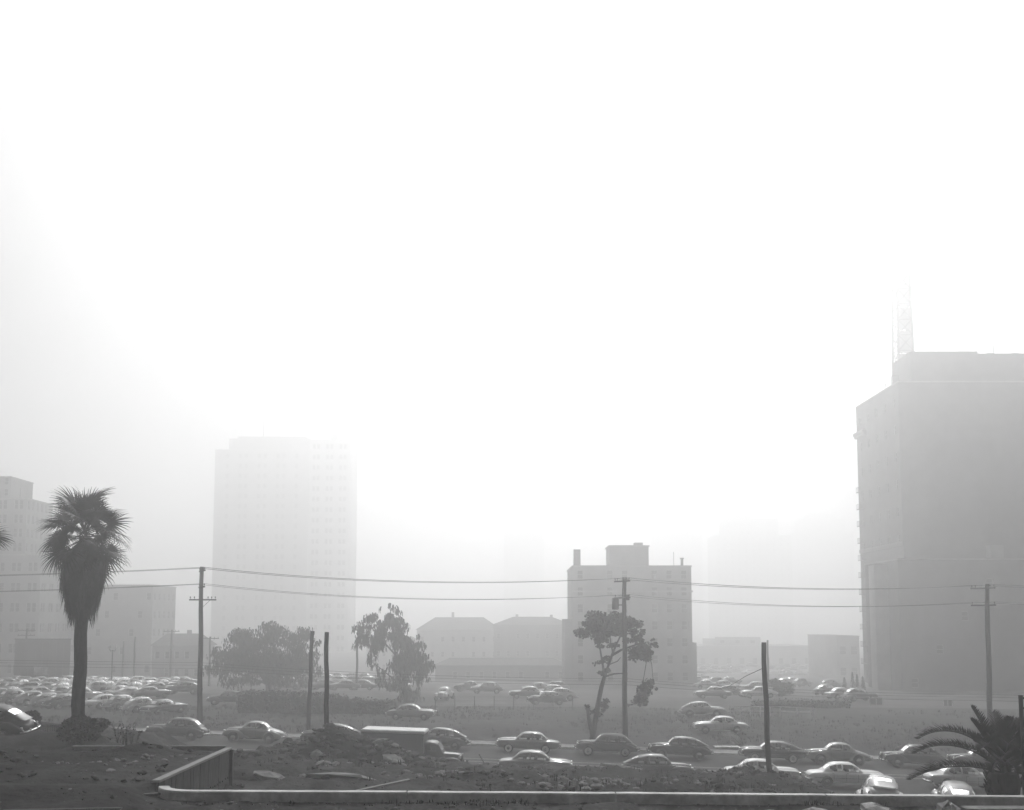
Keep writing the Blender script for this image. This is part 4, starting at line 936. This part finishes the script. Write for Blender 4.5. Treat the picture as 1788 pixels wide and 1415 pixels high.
for k in range(34): FR.append((rr.uniform(-110, 105), rr.uniform(45, 88), rr.uniform(25, 60), rr.uniform(1.6, 2.2), .38))
for k in range(8): FR.append((rr.uniform(120, 240), rr.uniform(66, 88), rr.uniform(15, 40), rr.uniform(1.2, 1.7), .38))
for k in range(10): FR.append((rr.uniform(215, 300), rr.uniform(40, 80), rr.uniform(40, 80), rr.uniform(1.3, 1.8), .38))
for i, (az, el, cu, L, wd) in enumerate(FR):
    s_, lv = feather_frond(L, math.radians(el), math.radians(cu), 300+i, wd)
    o = s_.build('frond', frond_b, r); o.location = (0, 0, hh); o.rotation_euler = (0, 0, math.radians(az)); lv.build('leaflets', frond_b, o)
b = MB()
for k in range(40):
    a = rr.uniform(0, 6.28); z = rr.uniform(.1, hh); b.tube([(math.cos(a)*.46, math.sin(a)*.46, z), (math.cos(a)*.6, math.sin(a)*.6, z+.25)], [.06,.02], 5)
b.build('leaf_stubs', bark, r)

# ------------------------------------------------------------------ foreground: kerb, plank wall, boards, rubble
r = thing('kerb_wall', 'long low concrete kerb with bright top and curved end at the plank wall', 'kerb', (0, 30, 0))
path = []
for k in range(11):
    a = math.radians(90 + 9 * k * .86); path.append((-9.3 + .98*math.cos(a), .0 + .95 - .95*math.sin(a) , 0))
path = [(24.0, -.55, 0), (20, -.38, 0), (14.9, -.2, 0), (14.86, -.2, 0), (9, -.1, 0), (8.96, -.1, 0), (3, 0, 0), (2.96, 0, 0), (-3, 0, 0), (-3.04, 0, 0), (-9.2, 0, 0)] + path[1:]
segs = [path[0:3], path[3:5], path[5:7], path[7:9], path[9:]]
for sg in segs:
    P = [Vector(p) for p in sg]; rs = []
    if len(P) == 2: P = [P[0].lerp(P[1], i/12) for i in range(13)]
    for i, p in enumerate(P):
        d = (P[min(i+1, len(P)-1)] - P[max(i-1, 0)]).normalized(); nn = Vector((d.y, -d.x, 0)); nn = -nn if nn.y < 0 and d.x < 0 and False else nn
        zt = 5.30 - .0055 * p.x + .008 * fbm(p.x, 2, 2.3)
        sect = [(.17, -1.3), (.165, zt-.03-0), (.14, zt), (-.14, zt), (-.165, zt-.035), (-.17, 4.2)]
        sect[0] = (.17, 3.7)
        rs.append([p + nn*o + Vector((0,0,z)) + nn*.006*fbm(p.x*2, z, 2) for o, z in sect])
    b = MB(); b.rings(rs, True, True, False); b.build('kerb_segment', concrete, r)
# lower step in front of the kerb at the palm end
b = MB(); b.bbox(12.6, 22, -1.15, -.62, 4.6, 5.03, .02); b.build('step', concrete_d, r)

r = thing('plank_wall', 'low retaining wall of upright planks with pale capping rail and bolts', 'wall', (WALLX, 31.0, 4.0))
y = 0.0; yl = WALLY - 31.0
while y < yl - .08:
    w_ = min(R.choice((.24, .3, .36, .42, .5)), yl - y); th = R.uniform(.035, .06); b = MB(); b.bbox(-.02, th, y+.008, y+w_-.008, -.5-R.random()*.1, 1.42, .006)
    o = b.build('plank', wood, r); o.rotation_euler = (R.uniform(-.006, .006), 0, 0)
    bo = MB(); bo.lathe([(0, .035), (.03, .035), (.035, .02)], 8, Matrix.Translation((th, y+w_/2, .42)) @ Matrix.Rotation(-math.pi/2, 4, 'Z')); bo.build('bolt', iron, o)
    y += w_
b = MB(); b.bbox(-.14, .10, -.1, yl+.08, 1.425, 1.50, .01); b.build('capping_rail', wood_l, r)
b = MB(); b.bbox(-.02, .16, yl+.012, yl+.17, -.6, 1.42, .012); b.build('end_post', wood, r)
tag(MB().bbox(-16.4, WALLX-.15, WALLY+.03, WALLY+.15, 5.0, 5.56, .01).build('edge_board', wood_l), 'pale board along the far edge of the dark terrace', 'board')
def board(px, py, Y, L, az, lab, w_=.2, th=.05, m=wood, tilt=0.0, z=None, name='loose_board'):
    p = at(px, py, Y); zz = gz(p.x, p.y) + .02 if z is None else z
    o = MB().bbox(-L/2, L/2, -w_/2, w_/2, 0, th, .006).build(name, m, None, (p.x, p.y, zz), ); o.rotation_euler = (R.uniform(-.05, .05), tilt, az); return tag(o, lab, 'board')
board(265, 1368, 30.2, 2.2, .55, 'dark board lying at the curved end of the kerb')
board(330, 1404, 27.6, 2.6, .06, 'long dark board on the bare earth before the curved kerb end', m=pole_m)
board(465, 1404, 27.5, 1.6, .7, 'short dark board lying slanted before the kerb', m=pole_m)
board(820, 1403, 27.6, 4.2, .0, 'long thin dark board lying before the kerb middle', .12, .04, m=pole_m)
board(660, 1373, 39.5, 2.6, .5, 'pale plank slanting out of the pit behind the kerb', .18, .05, wood_l, -.12)
board(845, 1330, 62.2, 1.3, .2, 'pale stake leaning upright at the bank edge beside the grey sedan', .13, .04, wood_l, 1.05)
board(664, 1284, 60.5, 1.25, -.25, 'short pale plank lying on the flank of the dirt mound', .4, .06, wood_l, .25)
board(110, 1400, 27.5, 3.0, .12, 'dark split board half buried in the terrace earth', .16, .05, m=wood)
board(765, 1335, 57.0, .7, 1.4, 'small pale upright board below the truck nose', .2, .05, wood_l, 1.2)
def rock_mesh(seed, s=1):
    rr = random.Random(seed); b = MB(); n, m = 7, 5; rs = []
    for i in range(m):
        ph = -1.35 + 2.7*i/(m-1); rs.append([(math.cos(ph)*math.cos(2*math.pi*k/n)*s*rr.uniform(.75, 1.15), math.cos(ph)*math.sin(2*math.pi*k/n)*s*rr.uniform(.75, 1.15), math.sin(ph)*s*rr.uniform(.5, .75)) for k in range(n)])
    return b.rings(rs, True, True, False)
ROCK = [rock_mesh(i) for i in range(8)]
def rock(px, py, Y, s, lab, m, name='rock', sc3=(1, 1, 1), rz=0):
    p = at(px, py, Y); o = ROCK[int(px) % 8].build(name, m, None, (p.x, p.y, gz(p.x, p.y) + s*.15)); o.scale = (s*sc3[0], s*sc3[1], s*sc3[2]); o.rotation_euler = (R.uniform(-.3,.3), R.uniform(-.3,.3), rz); return tag(o, lab, 'rock')
rock(1345, 1398, 28.6, .25, 'small white stone lying against the kerb foot', stone_l, sc3=(1.1, .7, .6))
rock(1412, 1413, 27.2, .6, 'big pale lump of concrete lying before the kerb', stone_l, sc3=(1.1, .8, .8))
rock(1530, 1402, 28.0, .42, 'pale broken lump under the kerb joint near the driveway car', stone_l, sc3=(.7, 1.3, .7), rz=.5)
rock(1655, 1408, 28.0, .48, 'pale rounded lump at the foot of the palm kerb', stone_l, sc3=(.8, .8, 1.2))
rock(690, 1312, 57.0, .5, 'flat concrete chunk on the right flank of the dirt mound', concrete_d, sc3=(1.5, 1, .5))
rock(662, 1296, 59.0, .42, 'angular concrete chunk below the plank on the mound', concrete_d, sc3=(1.4, 1, .6))
rock(553, 1308, 58.0, .42, 'upright concrete chunk on the left flank of the mound', concrete_d, sc3=(1, .7, 1.3))
rock(650, 1318, 55.0, .25, 'small bright stone at the foot of the dirt mound', stone_l)
rock(505, 1336, 47.0, .4, 'pale clod in the pit behind the plank wall end', concrete_d, sc3=(1.4, 1, .6))
rock(595, 1356, 42.0, .75, 'long pale heap of crushed stone in the pit', concrete_d, sc3=(2.0, 1, .35))
rock(470, 1352, 42.5, .5, 'pale flat lump in the pit beside the plank wall', concrete_d, sc3=(1.6, 1, .4))
rock(1085, 1338, 61.4, .35, 'long pale slab on the bank before the dark humpbacked sedan', concrete_d, sc3=(4.5, .6, .5))
rock(1330, 1352, 54.0, .5, 'pale broken slab lying on the rubble mound by the thick post', concrete_d, sc3=(2.6, .8, .45))
# rubble and weeds that nobody could count
b = MB()
def scatter(n, x0, x1, y0, y1, smin, smax, dens=lambda x, y: 1):
    k = 0
    while k < n:
        x, y = R.uniform(x0, x1), R.uniform(y0, y1); k += 1
        if R.random() > dens(x, y) or tt(x, y) > 64.6: continue
        s = smin + (smax - smin) * R.random()**3; M = Matrix.Translation((x, y, gz(x, y) + s*.1)) @ Matrix.Rotation(R.uniform(0, 6.28), 4, 'Z') @ Matrix.Rotation(R.uniform(-.5, .5), 4, 'X') @ Matrix.Diagonal((s*R.uniform(.7, 1.6), s, s*R.uniform(.5, 1), 1)); b.add(R.choice(ROCK), M)
cl = lambda x, y: max(0, min(1, .35 + 1.4*fbm(x+7, y, .3)))
scatter(3600, -10.2, 14, 34, 63.5, .03, .22, cl); scatter(1800, -22, 20, 25.6, 29.7, .02, .10, cl); scatter(1300, -24, -11.2, 30.6, 38.4, .03, .18, cl); scatter(700, -20, -10, 40, 63, .03, .2, cl); scatter(1000, -15, -4, 55, 63, .05, .36)
scatter(500, 10, 17, 53, 62, .04, .22)
struct(b.build('rubble', rubble_m), 'stuff')
b = MB(); pl = lambda x, y: max(0, min(1, -.25 + 2.2*fbm(x*.5+31, y*1.6, .35)))
scatter(2600, -9.5, 8, 39.5, 56, .05, .26, pl); scatter(700, -9.5, 13, 56, 63.5, .05, .25, pl); scatter(600, -18, -11.3, 30.8, 38, .03, .16, pl); scatter(400, -14, 18, 26.5, 29.6, .02, .08, pl)
scatter(500, -9, 22, 29.62, 29.82, .01, .045)
struct(b.build('broken_stone', mat('broken_stone', .2, .9, .4, 3, .02, 9)), 'stuff')
def tufts(name, n, x0, x1, y0, y1, h, m, dens, blades=7, flt=lambda x, y: True):
    b = MB(); k = 0
    for _ in range(n):
        x, y = R.uniform(x0, x1), R.uniform(y0, y1)
        if R.random() > dens(x, y) or not flt(x, y): continue
        z = gz(x, y) - .02; H = h * R.uniform(.5, 1.4)
        for q in range(blades):
            a = R.uniform(0, 6.28); l = R.uniform(.2, .8) * H; p = Vector((x + R.gauss(0, .12), y + R.gauss(0, .12), z)); w_ = .012 + .02*h; u = Vector((-math.sin(a), math.cos(a), 0))*w_
            mid = p + Vector((math.cos(a)*l*.35, math.sin(a)*l*.35, H*.6)); tip = p + Vector((math.cos(a)*l, math.sin(a)*l, H))
            b.quad(p-u, p+u, mid+u*.7, mid-u*.7); b.quad(mid-u*.7, mid+u*.7, tip)
    return struct(b.build(name, m), 'stuff')
tufts('kerb_weeds', 130, -9, 16, 29.35, 29.8, .12, weed_m, cl, 6)
tufts('bank_weeds', 1500, -20, 22, 40, 64, .22, weed_m, cl, 7, lambda x, y: tt(x, y) < 64)
tufts('field_grass', 6500, -45, 60, 88, 121, .26, weed_m, lambda x, y: max(0, min(1, .45 + 1.2*fbm(x, y, .08))), 6, lambda x, y: tt(x, y) > 87.4)
# tall dry weeds by the palm
for px, h in ((205, 38), (215, 44), (222, 40), (230, 46), (238, 34)):
    o = at(px, 1296, 50.5); r = thing('dry_weed', 'tall dry bare-stemmed weed beside the palm foot bush', 'weed', (o.x, 50.5, gz(o.x, 50.5) - .02), group='dry weeds by the palm'); H = h*50.5/F
    for k in range(5):
        a = R.uniform(0, 6.28); b = MB(); P = [(math.cos(a)*q*q*.5*H*.5, math.sin(a)*q*q*.3*H, q*H*R.uniform(.9, 1.05)) for q in (0, .35, .7, 1)]; b.tube(P, [.016, .012, .008, .004], 4)
        for q in range(7): t = R.uniform(.4, 1); i = min(2, int(t*3)); c = Vector(P[i]).lerp(Vector(P[i+1]), t*3-i); leaves(b, c, (.06, .06, .06), 2, .09)
        b.build('stem', weed_m, r)
o = gpos(1292, 1300, 84); r = thing('straw_heap', 'pale dry palm leaf and straw leaning on the verge', 'straw', (o.x, o.y, gz(o.x, o.y)))
for k in range(26):
    a = R.uniform(-.25, .25); q0 = Vector((R.uniform(-.3, .3), R.uniform(-.3, .3), 0)); MB().tube([q0, q0 + Vector((-.5+a, .2*a, .55)), q0 + Vector((-1.2+a*1.6, .4*a, 1.0+R.uniform(-.15, .1)))], [.03, .025, .006], 4).build('straw_blade', straw_m, r)

# ------------------------------------------------------------------ fences, signs, lamps
r0 = gpos(1290, 1258, 86); r = thing('rail_fence', 'white two-rail fence on the field below the clipped hedge', 'fence', (r0.x, 112.0, gz(r0.x, 112)))
L = X(1372, 1250, 112) - X(1285, 1250, 112)
for k in range(6): MB().bbox(k*L/5-.05, k*L/5+.05, -.05, .05, -.2, 1.05, .01).build('post', stone_l, r)
for z in (.5, .95): MB().bbox(-.2, L+.2, -.085, -.052, z, z+.12, .008).build('rail', stone_l, r)
ang = -.6
for z in (.5, .95): o = MB().bbox(0, 3.4, -.03, .03, z, z+.12, .008).build('rail', stone_l, r, (L+.25, 0, 0)); o.rotation_euler = (0, 0, ang)
for q in (1.6, 3.3): MB().bbox(-.05, .05, .04, .14, -.2, 1.05, .01).build('post', stone_l, r, (L+.25+q*math.cos(ang), q*math.sin(ang), 0))
x0 = X(760, 1240, 118); r = thing('wire_fence', 'thin wire fence with bare posts along the middle lot', 'fence', (x0, 118.0, gz(x0, 118)))
L = X(1000, 1240, 118) - x0
for k in range(8): MB().tube([(k*L/7, 0, -.2), (k*L/7, 0, 1.5)], .05, 6).build('post', pole_m, r)
for z in (.5, .95, 1.4): MB().tube([(0, -.06, z), (L, -.06, z)], .012, 4).build('strand', iron, r)
x0 = X(48, 1285, 57); r = thing('picket_fence', 'low dark picket fence between the black car and the palm bush', 'fence', (x0, 57.0, gz(x0, 57)))
for k in range(22): MB().bbox(k*.12, k*.12+.06, -.01, .01, -.05, .55, .004).build('picket', wood, r)
for z in (.12, .42): MB().box(-.05, 2.65, .012, .04, z, z+.05).build('rail', wood, r)
# billboard seen from behind
Y = 172; a, c = at(24, 1186, Y), at(124, 1117, Y); r = thing('billboard', 'big dark billboard on posts behind the parked rows', 'billboard', ((a.x+c.x)/2, Y, gz((a.x+c.x)/2, Y)))
w2 = (c.x-a.x)/2; z0, z1 = a.z - r.location.z, c.z - r.location.z
for k in range(8): MB().bbox(-w2+k*w2/4+.01, -w2+(k+1)*w2/4-.01, -.1, 0, z0, z1, .01).build('panel', WALL['dark'] if k else WALL['dark'], r)
for k in range(5): MB().box(-w2+.5+k*(2*w2-1)/4-.12, -w2+.5+k*(2*w2-1)/4+.12, .01, .25, -.3, z1-.3).build('leg', pole_m, r)
for q in ((z0-.16, z0), (z1, z1+.16)): MB().box(-w2-.1, w2+.1, -.16, .06, q[0]+.002, q[1]-.002).build('frame_rail', wood, r)
Y = 165; a = at(71, 1172, Y); r = thing('small_sign', 'small pale board sign on two posts under the billboard', 'sign', (a.x, Y, gz(a.x, Y)))
zz = a.z - r.location.z; MB().bbox(-1.1, 1.1, -.05, .0, zz-.6, zz+.7, .01).build('board', concrete, r)
for q in (-.8, .8): MB().box(q-.05, q+.05, .005, .1, -.2, zz+.6).build('leg', pole_m, r)
def bgpole(px, pyt, Y, lab, arms=0, name='utility_pole', group='far utility poles'):
    o = at(px, pyt, Y); g = gz(o.x, Y); r = thing(name, lab, 'pole', (o.x, Y, g), group=group); h = o.z - g; pole_wood(r, h, .2, .15)
    for k in range(arms): arm(r, h - .3 - k*.9, 3.0, .1, (-.9, -.5, .5, .9), k == 0)
    return r
bgpole(47, 1098, 185, 'utility pole with two crossarms standing behind the billboard', 2, group=None)
bgpole(236, 1112, 190, 'bare utility pole between the twin lamp and the gabled house', 0, group=None)
bgpole(300, 1100, 200, 'utility pole with one crossarm in front of the gabled house', 1, group=None)
bgpole(367, 1112, 175, 'utility pole at the left edge of the rounded pepper tree', 1, group=None)
bgpole(624, 1115, 160, 'utility pole inside the drooping plume of the weeping tree', 0, group=None)
bgpole(216, 1120, 215, 'thin utility pole close behind the twin lamp', 0, group=None)
bgpole(1340, 1118, 170, 'thin utility pole rising just behind the thick leaning post', 0, group=None)
Y = 150; o = at(197, 1128, Y); r = thing('twin_street_lamp', 'twin-globed street lamp behind the palm among the parked rows', 'street lamp', (o.x, Y, gz(o.x, Y))); h = o.z - r.location.z
MB().tube([(0,0,-.2),(0,0,.6),(0,0,.65),(0,0,h-.6)], [.2,.18,.1,.07], 10).build('post', iron, r)
MB().tube([(-.45,0,h-.5),(-.3,0,h-.75),(0,0,h-.7),(.3,0,h-.75),(.45,0,h-.5)], .05, 6).build('bracket', iron, r)
for sx in (-.45, .45): MB().rings([[(sx+math.cos(k*math.pi/5)*q, math.sin(k*math.pi/5)*q, h-.5+z) for k in range(10)] for z, q in ((0,.08),(.12,.19),(.4,.2),(.6,.1),(.68,.03))]).build('globe', concrete, r)
# post with rungs at the right edge
Yr = 31.2; a = at(1782, 1214, Yr); r = thing('iron_gate_frame', 'dark iron frame with rungs standing at the kerb beside the date palm', 'gate', (a.x, Yr, 4.1)); h = a.z - 4.1
for x in (0, .62): MB().bbox(x-.05, x+.05, -.05, .05, -.1, h, .008).build('upright', iron, r)
for k in range(9): MB().box(.052, .568, -.025, .025, h-.12-k*.3, h-.06-k*.3).build('rung', iron, r)
# pale goal-like frames near the dark block
for px, py, Y, w_, h_, lab in ((1655, 1228, 128, 1.05, .8, 'small white-framed window-like stand before the dark block'), (1530, 1226, 130, 1.6, 1.0, 'pale board frame on posts at the end of the clipped hedge')):
    a = at(px, py, Y); r = thing('frame_stand', lab, 'stand', (a.x, Y, gz(a.x, Y))); z = a.z - r.location.z
    for q in (-w_/2, 0, w_/2): MB().box(q-.035, q+.035, -.03, .03, -.15, z+h_/2).build('upright', stone_l, r)
    for q in (-h_/2, h_/2): MB().box(-w_/2-.04, w_/2+.04, -.07, -.034, z+q-.04, z+q+.04).build('rail', stone_l, r)
    MB().box(-w_/2+.04, w_/2-.04, .034, .05, z-h_/2+.05, z+h_/2-.05).build('panel', WALL['dark'], r)
a = at(1518, 1217, 128); r = thing('white_post', 'single white post with bent arm at the end of the hedge', 'post', (a.x, 128, gz(a.x, 128))); h = a.z - r.location.z
MB().tube([(0,0,-.1),(0,0,h*.9),(-.05,0,h),(-.4,0,h+.02)], .05, 6).build('pipe', stone_l, r)
